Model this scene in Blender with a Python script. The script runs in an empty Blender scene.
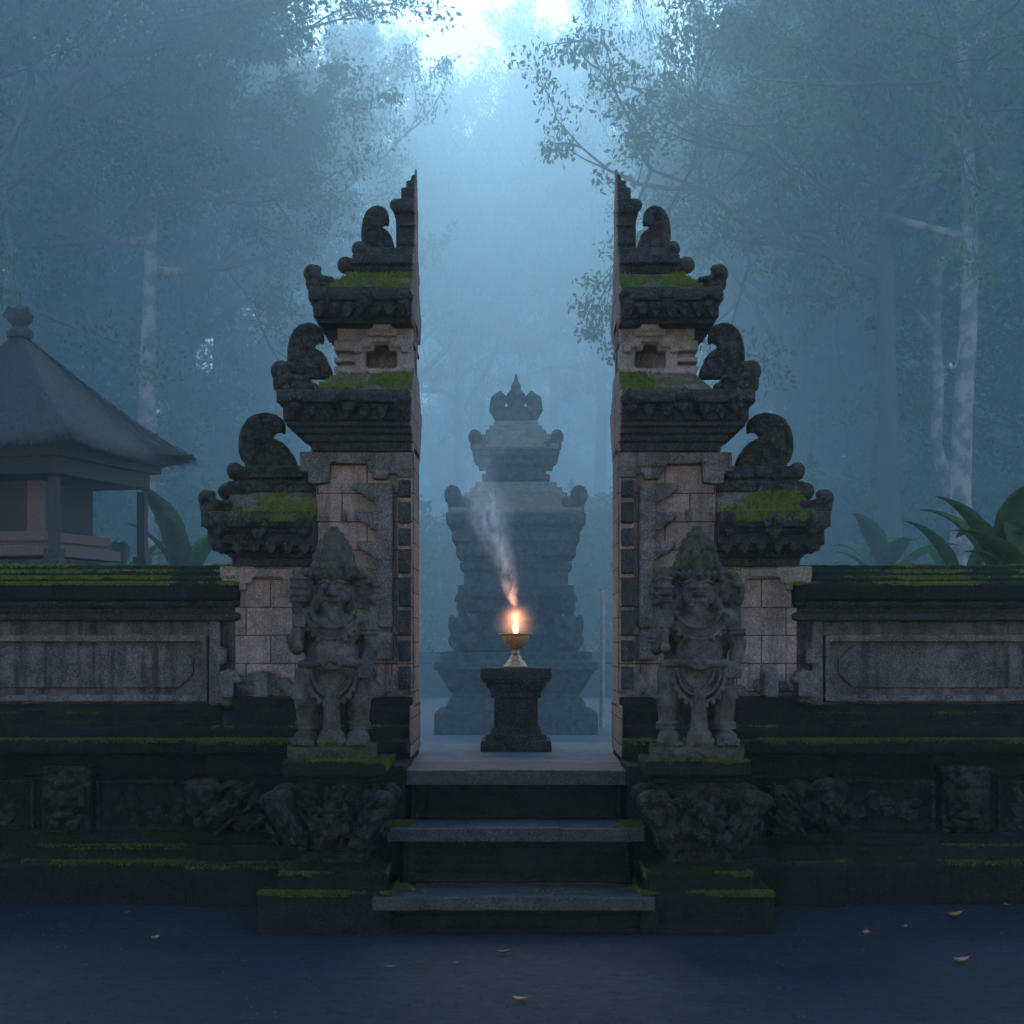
import bpy, bmesh, math, random
import numpy as np
from mathutils import Vector, Matrix, noise as mnoise

sc = bpy.context.scene
col = sc.collection
R = math.radians

# ------------------------------------------------------------------ camera, world, sun, exposure
F = 1750.0            # focal length in pixels of the 1024 frame
HZ = 640.0            # horizon row
CX = 516.0            # axis column
EYE = 2.12
cam_d = bpy.data.cameras.new('camera')
cam = bpy.data.objects.new('camera', cam_d)
col.objects.link(cam)
cam.location = (0, 0, EYE)
cam.rotation_euler = (R(90), 0, 0)
cam_d.sensor_width = 36
cam_d.lens = 36 * F / 1024
cam_d.shift_y = (HZ - 512) / 1024
cam_d.shift_x = -(CX - 512) / 1024
cam_d.clip_start = 0.1
cam_d.clip_end = 1000
sc.camera = cam

SUN_EL, SUN_AZ = R(33), R(-3)      # behind the gate, a little left
world = bpy.data.worlds.new('World')
sc.world = world
world.use_nodes = True
wn = world.node_tree
sky = wn.nodes.new('ShaderNodeTexSky')
sky.sky_type = 'NISHITA'
sky.sun_disc = False
sky.sun_elevation = SUN_EL
sky.sun_rotation = SUN_AZ
sky.air_density = 1.3
sky.dust_density = 0.2
sky.ozone_density = 3.0
wn.links.new(sky.outputs[0], wn.nodes['Background'].inputs[0])
wn.nodes['Background'].inputs[1].default_value = 0.07

sun_d = bpy.data.lights.new('sun', 'SUN')
sun = bpy.data.objects.new('sun', sun_d)
col.objects.link(sun)
sun_d.energy = 0.7
sun_d.angle = R(25)
sun_d.color = (1.0, 0.93, 0.84)
sd = Vector((math.sin(SUN_AZ) * math.cos(SUN_EL), math.cos(SUN_AZ) * math.cos(SUN_EL), math.sin(SUN_EL)))
sun.rotation_euler = sd.to_track_quat('Z', 'Y').to_euler()
sun.location = (0, 60, 60)

sc.view_settings.view_transform = 'Standard'
sc.view_settings.look = 'None'
sc.view_settings.gamma = 1
sc.view_settings.use_curve_mapping = False
sc.view_settings.exposure = 2.9
cy = sc.cycles
cy.use_denoising = True
try:
    cy.denoiser = 'OPENIMAGEDENOISE'
except Exception:
    pass
cy.max_bounces = 5
cy.diffuse_bounces = 2
cy.glossy_bounces = 2
cy.transmission_bounces = 2
cy.transparent_max_bounces = 6
cy.volume_bounces = 2
cy.sample_clamp_indirect = 3
cy.use_adaptive_sampling = True
cy.adaptive_threshold = 0.02

# ------------------------------------------------------------------ helpers
def WX(px, D): return (px - CX) * D / F
def WZ(py, D): return EYE - (py - HZ) * D / F

class MB:
    """collects closed shapes; sx=-1 mirrors everything about x=0"""
    def __init__(s, sx=1):
        s.v = []; s.f = []; s.sx = sx
    def add(s, vs, fs):
        b = len(s.v)
        for (x, y, z) in vs: s.v.append((x * s.sx, y, z))
        for f in fs:
            t = tuple(b + i for i in f)
            s.f.append(t if s.sx > 0 else t[::-1])
    def box(s, x0, x1, y0, y1, z0, z1):
        x0, x1 = min(x0, x1), max(x0, x1); y0, y1 = min(y0, y1), max(y0, y1); z0, z1 = min(z0, z1), max(z0, z1)
        s.frus(x0, x1, y0, y1, z0, x0, x1, y0, y1, z1)
    def frus(s, ax0, ax1, ay0, ay1, az, bx0, bx1, by0, by1, bz):
        vs = [(ax0, ay0, az), (ax1, ay0, az), (ax1, ay1, az), (ax0, ay1, az),
              (bx0, by0, bz), (bx1, by0, bz), (bx1, by1, bz), (bx0, by1, bz)]
        s.add(vs, [(3, 2, 1, 0), (4, 5, 6, 7), (0, 1, 5, 4), (1, 2, 6, 5), (2, 3, 7, 6), (3, 0, 4, 7)])
    def prism(s, pts, y0, y1):
        """pts: (x,z) outline, any winding; extruded over y"""
        a = sum(pts[i][0] * pts[(i + 1) % len(pts)][1] - pts[(i + 1) % len(pts)][0] * pts[i][1] for i in range(len(pts)))
        if a < 0: pts = pts[::-1]
        n = len(pts)
        vs = [(x, y0, z) for x, z in pts] + [(x, y1, z) for x, z in pts]
        fs = [tuple(range(n)), tuple(range(2 * n - 1, n - 1, -1))]
        for i in range(n):
            j = (i + 1) % n
            fs.append((i, n + i, n + j, j))
        s.add(vs, fs)
    def tube(s, pts, rs, seg=8, sq=1.0):
        pts = [Vector(p) for p in pts]
        n = len(pts)
        if not hasattr(rs, '__len__'): rs = [rs] * n
        vs = []; fs = []
        up = Vector((0.13, 0.21, 1)).normalized()
        prev = None
        for i, p in enumerate(pts):
            d = (pts[min(i + 1, n - 1)] - pts[max(i - 1, 0)]).normalized()
            if prev is None:
                a = d.cross(up)
                if a.length < .05: a = d.cross(Vector((1, 0, 0)))
            else:
                a = prev - d * prev.dot(d)
            a.normalize(); prev = a
            b = d.cross(a)
            for k in range(seg):
                t = 2 * math.pi * k / seg
                q = p + (a * math.cos(t) + b * math.sin(t) * sq) * rs[i]
                vs.append(tuple(q))
        for i in range(n - 1):
            for k in range(seg):
                k2 = (k + 1) % seg
                fs.append((i * seg + k, i * seg + k2, (i + 1) * seg + k2, (i + 1) * seg + k))
        fs.append(tuple(range(seg - 1, -1, -1)))
        fs.append(tuple((n - 1) * seg + k for k in range(seg)))
        s.add(vs, fs)
    def ell(s, c, r, seg=12, rings=8, rot=None):
        if not hasattr(r, '__len__'): r = (r, r, r)
        vs = []; fs = []
        M = rot.to_matrix() if rot is not None else None
        def P(x, y, z):
            q = Vector((x * r[0], y * r[1], z * r[2]))
            if M is not None: q = M @ q
            return (c[0] + q.x, c[1] + q.y, c[2] + q.z)
        vs.append(P(0, 0, -1))
        for i in range(1, rings):
            t = math.pi * i / rings
            for k in range(seg):
                a = 2 * math.pi * k / seg
                vs.append(P(math.sin(t) * math.cos(a), math.sin(t) * math.sin(a), -math.cos(t)))
        vs.append(P(0, 0, 1))
        for k in range(seg): fs.append((0, 1 + (k + 1) % seg, 1 + k))
        for i in range(rings - 2):
            for k in range(seg):
                a = 1 + i * seg + k; b = 1 + i * seg + (k + 1) % seg
                fs.append((a, b, b + seg, a + seg))
        L = len(vs) - 1; o = 1 + (rings - 2) * seg
        for k in range(seg): fs.append((L, o + k, o + (k + 1) % seg))
        s.add(vs, fs)
    def cap(s, a, b, ra, rb=None, n=3, seg=10):
        """capsule from a to b with rounded ends"""
        rb = ra if rb is None else rb
        a = Vector(a); b = Vector(b); d = (b - a).normalized()
        pts = []; rs = []
        for k in range(n, -1, -1):
            t = math.pi / 2 * k / n * .98
            pts.append(a - d * ra * math.sin(t)); rs.append(ra * math.cos(t))
        for k in range(n + 1):
            t = math.pi / 2 * k / n * .98
            pts.append(b + d * rb * math.sin(t)); rs.append(rb * math.cos(t))
        s.tube(pts, rs, seg)
    def lathe(s, prof, cx, cy, seg=24):
        """prof: (r,z) from bottom to top"""
        vs = []; fs = []; n = len(prof)
        for r, z in prof:
            for k in range(seg):
                t = 2 * math.pi * k / seg
                vs.append((cx + r * math.cos(t), cy + r * math.sin(t), z))
        for i in range(n - 1):
            for k in range(seg):
                k2 = (k + 1) % seg
                fs.append((i * seg + k, i * seg + k2, (i + 1) * seg + k2, (i + 1) * seg + k))
        fs.append(tuple(range(seg - 1, -1, -1)))
        fs.append(tuple((n - 1) * seg + k for k in range(seg)))
        s.add(vs, fs)
    def build(s, name, mat, parent=None, smooth=False, bevel=0, voxel=0, disp=0, disp_size=.12, rough=0):
        me = bpy.data.meshes.new(name)
        o0 = parent_world(parent)
        me.from_pydata([(x - o0[0], y - o0[1], z - o0[2]) for x, y, z in s.v], [], s.f)
        me.update()
        o = bpy.data.objects.new(name, me)
        col.objects.link(o)
        if parent is not None: o.parent = parent
        me.materials.append(mat)
        if bevel:
            m = o.modifiers.new('bevel', 'BEVEL'); m.width = bevel; m.segments = 2; m.limit_method = 'ANGLE'
        if voxel:
            m = o.modifiers.new('remesh', 'REMESH'); m.mode = 'VOXEL'; m.voxel_size = voxel; m.use_smooth_shade = True
            m = o.modifiers.new('soft', 'SMOOTH'); m.iterations = 1; m.factor = .35
        if disp:
            m = o.modifiers.new('wear', 'DISPLACE'); m.texture = cloud_tex(disp_size); m.strength = disp; m.texture_coords = 'GLOBAL'
            m.mid_level = .5
        if rough:
            m = o.modifiers.new('chips', 'DISPLACE'); m.texture = cloud_tex(disp_size * .28); m.strength = rough; m.texture_coords = 'GLOBAL'
            m.mid_level = .5
        if smooth and not voxel:
            for p in me.polygons: p.use_smooth = True
        return o

_tex = {}
def cloud_tex(size):
    size = round(size, 3)
    if size not in _tex:
        t = bpy.data.textures.new('clouds', 'CLOUDS'); t.noise_scale = size; t.noise_depth = 3
        _tex[size] = t
    return _tex[size]
def parent_world(p):
    l = Vector((0, 0, 0))
    while p is not None:
        l = l + Vector(p.location); p = p.parent
    return l
def thing(name, label, cat, loc=(0, 0, 0), group=None):
    o = bpy.data.objects.new(name, None)
    col.objects.link(o); o.location = loc; o.empty_display_size = .2
    o['label'] = label; o['category'] = cat
    if group: o['group'] = group
    return o
def tag(o, label, cat, group=None):
    o['label'] = label; o['category'] = cat
    if group: o['group'] = group
    return o
def np_mesh(name, verts, nper, mat, parent=None):
    """many separate faces of nper vertices each, verts (N*nper,3)"""
    N = len(verts) // nper
    me = bpy.data.meshes.new(name)
    o0 = parent_world(parent)
    vv = (verts - np.array([o0[0], o0[1], o0[2]])).astype(np.float32)
    me.vertices.add(len(vv)); me.vertices.foreach_set('co', vv.ravel())
    me.loops.add(len(vv)); me.loops.foreach_set('vertex_index', np.arange(len(vv), dtype=np.int32))
    me.polygons.add(N); me.polygons.foreach_set('loop_start', np.arange(N, dtype=np.int32) * nper)
    me.update(calc_edges=True)
    me.materials.append(mat)
    o = bpy.data.objects.new(name, me); col.objects.link(o)
    if parent is not None: o.parent = parent
    return o

# ------------------------------------------------------------------ materials
class NT:
    def __init__(s, name):
        s.m = bpy.data.materials.new(name); s.m.use_nodes = True
        s.t = s.m.node_tree; s.b = s.t.nodes['Principled BSDF']; s.out = s.t.nodes['Material Output']
    def n(s, typ, **kw):
        nd = s.t.nodes.new('ShaderNode' + typ)
        for k, v in kw.items():
            if k.startswith('i_'):
                nd.inputs[k[2:].replace('_', ' ')].default_value = v
            else: setattr(nd, k, v)
        return nd
    def l(s, a, b): s.t.links.new(a, b)
    def pos(s):
        return s.n('NewGeometry').outputs['Position']
    def noise(s, vec, scale, detail=6, rough=.6, stretch=None):
        if stretch:
            mp = s.n('Mapping'); mp.inputs['Scale'].default_value = stretch; s.l(vec, mp.inputs['Vector']); vec = mp.outputs[0]
        nd = s.n('TexNoise'); nd.inputs['Scale'].default_value = scale; nd.inputs['Detail'].default_value = detail
        nd.inputs['Roughness'].default_value = rough; s.l(vec, nd.inputs['Vector'])
        return nd.outputs['Fac']
    def ramp(s, fac, a, b, lo=0.0, hi=1.0):
        nd = s.n('MapRange'); nd.inputs['From Min'].default_value = a; nd.inputs['From Max'].default_value = b
        nd.inputs['To Min'].default_value = lo; nd.inputs['To Max'].default_value = hi; nd.clamp = True
        s.l(fac, nd.inputs['Value']); return nd.outputs['Result']
    def math(s, op, a, b):
        nd = s.n('Math', operation=op)
        for i, v in ((0, a), (1, b)):
            if isinstance(v, (int, float)): nd.inputs[i].default_value = v
            else: s.l(v, nd.inputs[i])
        return nd.outputs[0]
    def mix(s, fac, a, b):
        nd = s.n('Mix', data_type='RGBA')
        if isinstance(fac, (int, float)): nd.inputs[0].default_value = fac
        else: s.l(fac, nd.inputs[0])
        for i, v in ((6, a), (7, b)):
            if isinstance(v, tuple): nd.inputs[i].default_value = (*v, 1)
            else: s.l(v, nd.inputs[i])
        return nd.outputs[2]
    def bump(s, h, strength, dist, prev=None):
        nd = s.n('Bump'); nd.inputs['Strength'].default_value = strength; nd.inputs['Distance'].default_value = dist
        s.l(h, nd.inputs['Height'])
        if prev is not None: s.l(prev, nd.inputs['Normal'])
        return nd.outputs['Normal']

def stone(name, base, dark, light, lich=.8, moss=.5, moss_col=(.075, .105, .018), streak=.5, pits=.6, joints=0, jscale=(1, 1), side=False, rough=.85, carve=0, green=.0):
    k = NT(name); p = k.pos()
    big = k.noise(p, 1.3, 5, .65)
    mid = k.noise(p, 7, 8, .7)
    fine = k.noise(p, 60, 4, .7)
    grain = k.noise(p, 220, 2, .6)
    c = k.mix(k.ramp(mid, .35, .68), dark, base)
    c = k.mix(k.ramp(big, .5, .75, 0, .75), c, dark)
    c = k.mix(k.ramp(fine, .54, .70, 0, lich), c, light)
    c = k.mix(k.ramp(fine, .46, .30, 0, .8), c, tuple(x * .35 for x in dark))
    if streak:
        st = k.noise(p, 5, 6, .7, stretch=(1.6, 1.6, .12))
        c = k.mix(k.ramp(st, .5, .68, 0, streak), c, tuple(x * .4 for x in dark))
        st2 = k.noise(p, 9, 6, .75, stretch=(1.3, 1.3, .22))
        c = k.mix(k.ramp(st2, .62, .74, 0, streak * .5), c, light)
    h = k.math('ADD', k.math('MULTIPLY', fine, .5), k.math('MULTIPLY', grain, .2))
    nrm = None
    if joints:
        mp = k.n('Mapping'); mp.inputs['Rotation'].default_value = (R(90), 0, R(90) if side else 0); mp.vector_type = 'TEXTURE' if side else 'POINT'; k.l(p, mp.inputs['Vector'])
        br = k.n('TexBrick'); k.l(mp.outputs[0], br.inputs['Vector'])
        br.inputs['Scale'].default_value = 1; br.inputs['Brick Width'].default_value = jscale[0]
        br.inputs['Row Height'].default_value = jscale[1]; br.inputs['Mortar Size'].default_value = .006
        br.inputs['Mortar Smooth'].default_value = .3
        br.inputs['Color1'].default_value = (.75, .75, .75, 1); br.inputs['Color2'].default_value = (1.1, 1.1, 1.1, 1)
        m2 = k.n('Mix', data_type='RGBA', blend_type='MULTIPLY'); m2.inputs[0].default_value = .7
        k.l(c, m2.inputs[6]); k.l(br.outputs['Color'], m2.inputs[7])
        c = k.mix(k.math('MULTIPLY', br.outputs['Fac'], k.ramp(mid, .4, .62, .75, .05)), m2.outputs[2], tuple(x * .25 for x in dark))
        nrm = k.bump(br.outputs['Fac'], .6, -.01)
    if carve:
        vo = k.n('TexVoronoi', feature='F1'); vo.inputs['Scale'].default_value = carve
        dn = k.n('TexNoise'); dn.inputs['Scale'].default_value = 9; k.l(p, dn.inputs['Vector'])
        vm = k.n('Vector Math'.replace(' ', '')); vm.operation = 'MULTIPLY_ADD'; k.l(dn.outputs['Color'], vm.inputs[0])
        vm.inputs[1].default_value = (.12, .12, .12); k.l(p, vm.inputs[2]); k.l(vm.outputs[0], vo.inputs['Vector'])
        nrm = k.bump(vo.outputs['Distance'], .9, .03, nrm)
        c = k.mix(k.ramp(vo.outputs['Distance'], .45, .75, 0, .6), c, tuple(x * .3 for x in dark))
    # moss grows on upward faces and in damp patches
    g = k.n('NewGeometry'); sx = k.n('SeparateXYZ'); k.l(g.outputs['Normal'], sx.inputs[0])
    up = k.ramp(sx.outputs[2], .25, .8)
    mn = k.noise(p, 3.2, 7, .7); mf = k.noise(p, 34, 5, .75)
    patch = k.ramp(k.math('ADD', mn, k.math('MULTIPLY', mf, .35)), .78 - moss * .25, .92 - moss * .2)
    mc = k.mix(k.ramp(mf, .38, .66), tuple(x * .28 for x in moss_col), moss_col)
    mfac = k.math('MULTIPLY', k.math('MULTIPLY', up, patch), min(1, moss * 1.7))
    damp = k.math('MULTIPLY', k.ramp(k.math('ADD', k.math('MULTIPLY', big, .6), k.math('MULTIPLY', mf, .4)), .5, .62), green)
    mfac = k.math('MAXIMUM', mfac, k.math('MULTIPLY', damp, .8))
    c = k.mix(mfac, c, mc)
    k.l(c, k.b.inputs['Base Color'])
    k.b.inputs['Roughness'].default_value = rough
    k.b.inputs['Specular IOR Level'].default_value = .08
    nrm = k.bump(k.math('ADD', h, k.math('MULTIPLY', mid, .6)), .55 * pits / .6, .02, nrm)
    hm = k.math('MULTIPLY', mf, mfac)
    nrm = k.bump(hm, .8, .03, nrm)
    k.l(nrm, k.b.inputs['Normal'])
    return k.m

M = {}
M['pink'] = stone('weathered_pink_stone', (.40, .285, .275), (.18, .135, .133), (.56, .48, .475), moss=.3, streak=.75, joints=1, jscale=(.42, .24), green=.1)
M['pinktrim'] = stone('carved_pink_stone', (.36, .285, .285), (.17, .14, .142), (.48, .42, .40), moss=.25, streak=.35, green=.1)
M['grey'] = stone('carved_grey_stone', (.19, .165, .17), (.065, .058, .062), (.31, .285, .29), moss=.5, streak=.6, green=.2)
M['dark'] = stone('dark_lava_stone', (.062, .058, .064), (.019, .020, .023), (.15, .142, .148), moss=.7, streak=.4, green=.35, carve=0)
M['carved'] = stone('dark_carved_lava_stone', (.067, .062, .067), (.021, .021, .024), (.16, .15, .152), moss=.65, streak=.3, green=.3, carve=16)
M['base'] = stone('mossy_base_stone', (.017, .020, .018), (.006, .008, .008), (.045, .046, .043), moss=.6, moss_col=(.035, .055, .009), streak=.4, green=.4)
M['basecarve'] = stone('mossy_carved_base_stone', (.038, .038, .038), (.010, .012, .012), (.10, .098, .096), moss=.55, streak=.3, green=.25, carve=13)
M['statue'] = stone('guardian_stone', (.135, .115, .118), (.03, .027, .029), (.27, .245, .245), lich=.18, moss=.5, streak=.2, green=.2, pits=.3)
M['crown'] = stone('mossy_guardian_stone', (.10, .09, .088), (.035, .033, .032), (.2, .19, .18), lich=.3, moss=.9, streak=.1, green=.75, pits=.5)
M['panel'] = stone('stained_wall_stone', (.16, .135, .142), (.05, .044, .048), (.34, .305, .31), lich=.5, moss=.35, streak=.85, green=.15)
M['step'] = stone('worn_step_stone', (.062, .063, .070), (.028, .030, .035), (.13, .13, .13), moss=.12, streak=0, rough=.8, green=.0)
M['rooftile'] = stone('mossy_roof_stone', (.20, .15, .13), (.07, .06, .055), (.33, .28, .25), moss=.62, moss_col=(.11, .15, .022), streak=0, green=.3)
M['cut'] = stone('pink_cut_stone', (.30, .205, .19), (.17, .125, .12), (.42, .34, .32), moss=.3, streak=.8, joints=1, jscale=(.5, .21), side=True, green=.15)
M['court'] = stone('court_paving', (.13, .13, .14), (.07, .07, .078), (.20, .20, .20), moss=.05, streak=0, rough=.9)
M['shrine'] = stone('shrine_stone', (.075, .07, .072), (.025, .024, .025), (.13, .12, .12), moss=.5, streak=.4, green=.2, carve=9)

def mat_ground():
    k = NT('packed_black_sand'); p = k.pos()
    a = k.noise(p, .5, 5, .6); b = k.noise(p, 9, 8, .75); g = k.noise(p, 160, 4, .8)
    c = k.mix(k.ramp(b, .35, .65), (.026, .030, .042), (.058, .064, .084))
    c = k.mix(k.ramp(a, .4, .65, 0, .6), c, (.016, .019, .028))
    c = k.mix(k.ramp(g, .62, .75, 0, .8), c, (.16, .16, .165))
    c = k.mix(k.ramp(g, .42, .32, 0, .7), c, (.012, .012, .014))
    k.l(c, k.b.inputs['Base Color']); k.b.inputs['Roughness'].default_value = .75
    k.b.inputs['Specular IOR Level'].default_value = .08
    st = k.noise(p, 13, 8, .75, stretch=(1, 1.9, 1))
    n1 = k.bump(st, .9, .05); n2 = k.bump(g, 1, .02, n1); k.l(n2, k.b.inputs['Normal'])
    return k.m
M['ground'] = mat_ground()

def mat_moss(nm='moss', g=1.0):
    k = NT(nm); p = k.pos(); n = k.noise(p, 8, 5, .7); n2 = k.noise(p, 120, 2, .5)
    c = k.mix(k.ramp(n, .35, .65), (.018 * g, .032 * g, .006 * g), (.060 * g, .092 * g, .012 * g))
    c = k.mix(k.ramp(n2, .4, .7), c, (.10 * g, .125 * g, .02 * g))
    k.l(c, k.b.inputs['Base Color']); k.b.inputs['Roughness'].default_value = .95
    return k.m
M['moss'] = mat_moss()
M['roofmoss'] = mat_moss('roof_moss', 1.75)
def mat_leaf(name, a, b, tr=.35):
    k = NT(name); oi = k.n('ObjectInfo'); p = k.pos(); n = k.noise(p, .9, 3, .6); n2 = k.noise(p, 12, 2, .5)
    c = k.mix(k.ramp(k.math('ADD', k.math('MULTIPLY', n, .6), k.math('MULTIPLY', n2, .4)), .35, .65), a, b)
    d = k.n('BsdfDiffuse'); t = k.n('BsdfTranslucent'); mx = k.n('MixShader'); mx.inputs[0].default_value = tr
    k.l(c, d.inputs[0]); k.l(c, t.inputs[0]); k.l(d.outputs[0], mx.inputs[1]); k.l(t.outputs[0], mx.inputs[2])
    k.l(mx.outputs[0], k.out.inputs[0])
    return k.m
M['leafA'] = mat_leaf('tree_foliage', (.022, .045, .02), (.05, .085, .035))
M['leafB'] = mat_leaf('light_tree_foliage', (.04, .075, .03), (.09, .13, .055))
M['shrub'] = mat_leaf('shrub_foliage', (.03, .07, .03), (.07, .13, .05))
M['banana'] = mat_leaf('banana_leaf', (.04, .08, .035), (.085, .14, .06), .4)
def mat_bark(name, a, b, spots=0):
    k = NT(name); p = k.pos(); n = k.noise(p, 6, 8, .7, stretch=(1, 1, .3)); n2 = k.noise(p, 2.2, 5, .6)
    c = k.mix(k.ramp(n, .35, .65), a, b)
    if spots:
        tc = k.n('TexCoord'); sp = k.n('SeparateXYZ'); k.l(tc.outputs['Object'], sp.inputs[0])
        rad = k.math('SQRT', k.math('ADD', k.math('MULTIPLY', sp.outputs[0], sp.outputs[0]), k.math('MULTIPLY', sp.outputs[1], sp.outputs[1])), 0)
        on = k.ramp(rad, 1.0, 1.5, 1, 0)
        c = k.mix(k.math('MULTIPLY', k.ramp(n2, .46, .56, 0, .9), on), c, (.22, .18, .17))
        c = k.mix(on, (.025, .022, .02), c)
    k.l(c, k.b.inputs['Base Color']); k.b.inputs['Roughness'].default_value = .9
    k.l(k.bump(n, .8, .04), k.b.inputs['Normal']); return k.m
M['bark'] = mat_bark('dark_bark', (.015, .013, .012), (.04, .035, .032))
M['palebark'] = mat_bark('pale_mottled_bark', (.03, .026, .025), (.09, .07, .065), 1)
def mat_thatch():
    k = NT('thatch'); p = k.pos(); n = k.noise(p, 40, 6, .75, stretch=(1, 1, .25)); n2 = k.noise(p, 2, 5, .6)
    c = k.mix(k.ramp(n, .35, .7), (.018, .016, .018), (.075, .065, .066)); c = k.mix(k.ramp(n2, .45, .7, 0, .5), c, (.06, .055, .055))
    k.l(c, k.b.inputs['Base Color']); k.b.inputs['Roughness'].default_value = .95
    k.l(k.bump(n, 1, .04), k.b.inputs['Normal']); return k.m
M['thatch'] = mat_thatch()
def simple(name, c, rough=.8, metal=0, bs=40):
    k = NT(name); p = k.pos(); n = k.noise(p, bs, 5, .7)
    cc = k.mix(k.ramp(n, .35, .7), tuple(x * .6 for x in c), tuple(min(1, x * 1.25) for x in c))
    k.l(cc, k.b.inputs['Base Color']); k.b.inputs['Roughness'].default_value = rough; k.b.inputs['Metallic'].default_value = metal
    k.l(k.bump(n, .3, .01), k.b.inputs['Normal']); return k.m
M['wood'] = simple('reddish_wood', (.13, .075, .065))
M['darkwood'] = simple('dark_wood', (.028, .023, .024))
M['brass'] = simple('aged_brass', (.50, .33, .20), .38, .85, 90)
M['clay'] = simple('copper_bowl', (.60, .26, .13), .5, .25, 60)
M['dull_leaf'] = simple('dull_leaf', (.12, .075, .05), .85, 0, 50)
M['dryleaf'] = simple('dry_leaf', (.30, .15, .07), .8, 0, 50)

# ------------------------------------------------------------------ moss tufts
rng = np.random.default_rng(7)
def moss_pts_to_mesh(pts, size, name, parent, mat=None, tall=1.0):
    n = len(pts)
    if n == 0: return None
    a = rng.uniform(0, 2 * np.pi, n); s = size * rng.uniform(.5, 1.3, n)
    dx = np.cos(a) * s * .5; dy = np.sin(a) * s * .5
    lean = rng.normal(0, .4, (n, 2)) * s[:, None]
    v = np.zeros((n, 3, 3))
    v[:, 0] = pts + np.stack([dx, dy, np.zeros(n)], 1)
    v[:, 1] = pts - np.stack([dx, dy, np.zeros(n)], 1)
    v[:, 2] = pts + np.stack([lean[:, 0], lean[:, 1] - s * .25, s * tall * rng.uniform(.5, 1.2, n)], 1)
    v[:, :2, 2] -= s[:, None] * .2
    o = np_mesh(name, v.reshape(-1, 3), 3, mat or M['moss'], parent)
    return o
def fbm(x, y, z):
    return mnoise.fractal(Vector((x, y, z)), .8, 2.1, 4)
def moss_quad(p00, p10, p01, p11, n, thr=.0, freq=2.2, edge=0.0):
    """random points on a quad, kept where noise is high; edge favours v=0"""
    p00, p10, p01, p11 = map(np.array, (p00, p10, p01, p11))
    u = rng.uniform(0, 1, n); v = rng.uniform(0, 1, n)
    P = (p00[None] * ((1 - u) * (1 - v))[:, None] + p10[None] * (u * (1 - v))[:, None] + p01[None] * ((1 - u) * v)[:, None] + p11[None] * (u * v)[:, None])
    keep = []
    for i in range(n):
        q = P[i]
        if fbm(q[0] * freq, q[1] * freq, q[2] * freq) + rng.normal(0, .10) - edge * v[i] > thr: keep.append(i)
    return P[keep]

# ------------------------------------------------------------------ the setting: ground, court, terrace
def sheet(name, x0, x1, y0, y1, z, mat, n=60, amp=.0):
    vs = []; fs = []
    for j in range(n + 1):
        for i in range(n + 1):
            x = x0 + (x1 - x0) * i / n; y = y0 + (y1 - y0) * j / n
            vs.append((x, y, z + (fbm(x * .7, y * .7, 1) * amp if amp else 0)))
    for j in range(n):
        for i in range(n):
            a = j * (n + 1) + i; fs.append((a, a + 1, a + n + 2, a + n + 1))
    b = MB(); b.add(vs, fs); o = b.build(name, mat, smooth=True); o['kind'] = 'structure'; return o
sheet('ground', -200, 200, -40, 14.9, 0, M['ground'], 40)
fl = sheet('ground_forest', -260, 260, 62, 400, -.12, M['base'], 60, .25)
GZ = .27
ct = MB(); ct.box(-22, 22, 15.3, 62, -.5, GZ); o = ct.build('courtyard', M['court']); o['kind'] = 'structure'
TZ = 1.10
tb = MB(); tb.box(-3.0, 3.0, 14.62, 17.4, .3, TZ)
o = tb.build('terrace', M['court'], bevel=.01); o['kind'] = 'structure'
tb = MB()
tb.box(-3, 3, 17.4, 17.75, .3, .9); tb.box(-3, 3, 17.75, 18.1, .2, .7); tb.box(-3, 3, 18.1, 18.45, .2, .48)
o = tb.build('terrace_steps', M['court'], bevel=.01); o['kind'] = 'structure'

# ------------------------------------------------------------------ gate halves
MID = 15.2
CUT = -.875
CURL = [(270,300),(246,272),(235,235),(236,190),(246,150),(268,115),(300,96),(345,88),(385,98),(408,115),(413,140),(410,168),(392,160),(374,164),(362,180),(372,200),(415,220),(440,245),(455,275),(465,305)]
def curl_pts(x0, x1, y0, y1, D):
    """the scroll outline fitted to a pixel box"""
    r = []
    for a, b in CURL:
        u = (a - 235) / 230; v = (b - 88) / 217
        r.append((WX(x0 + (x1 - x0) * u, D), WZ(y0 + (y1 - y0) * v, D)))
    return r

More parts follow.
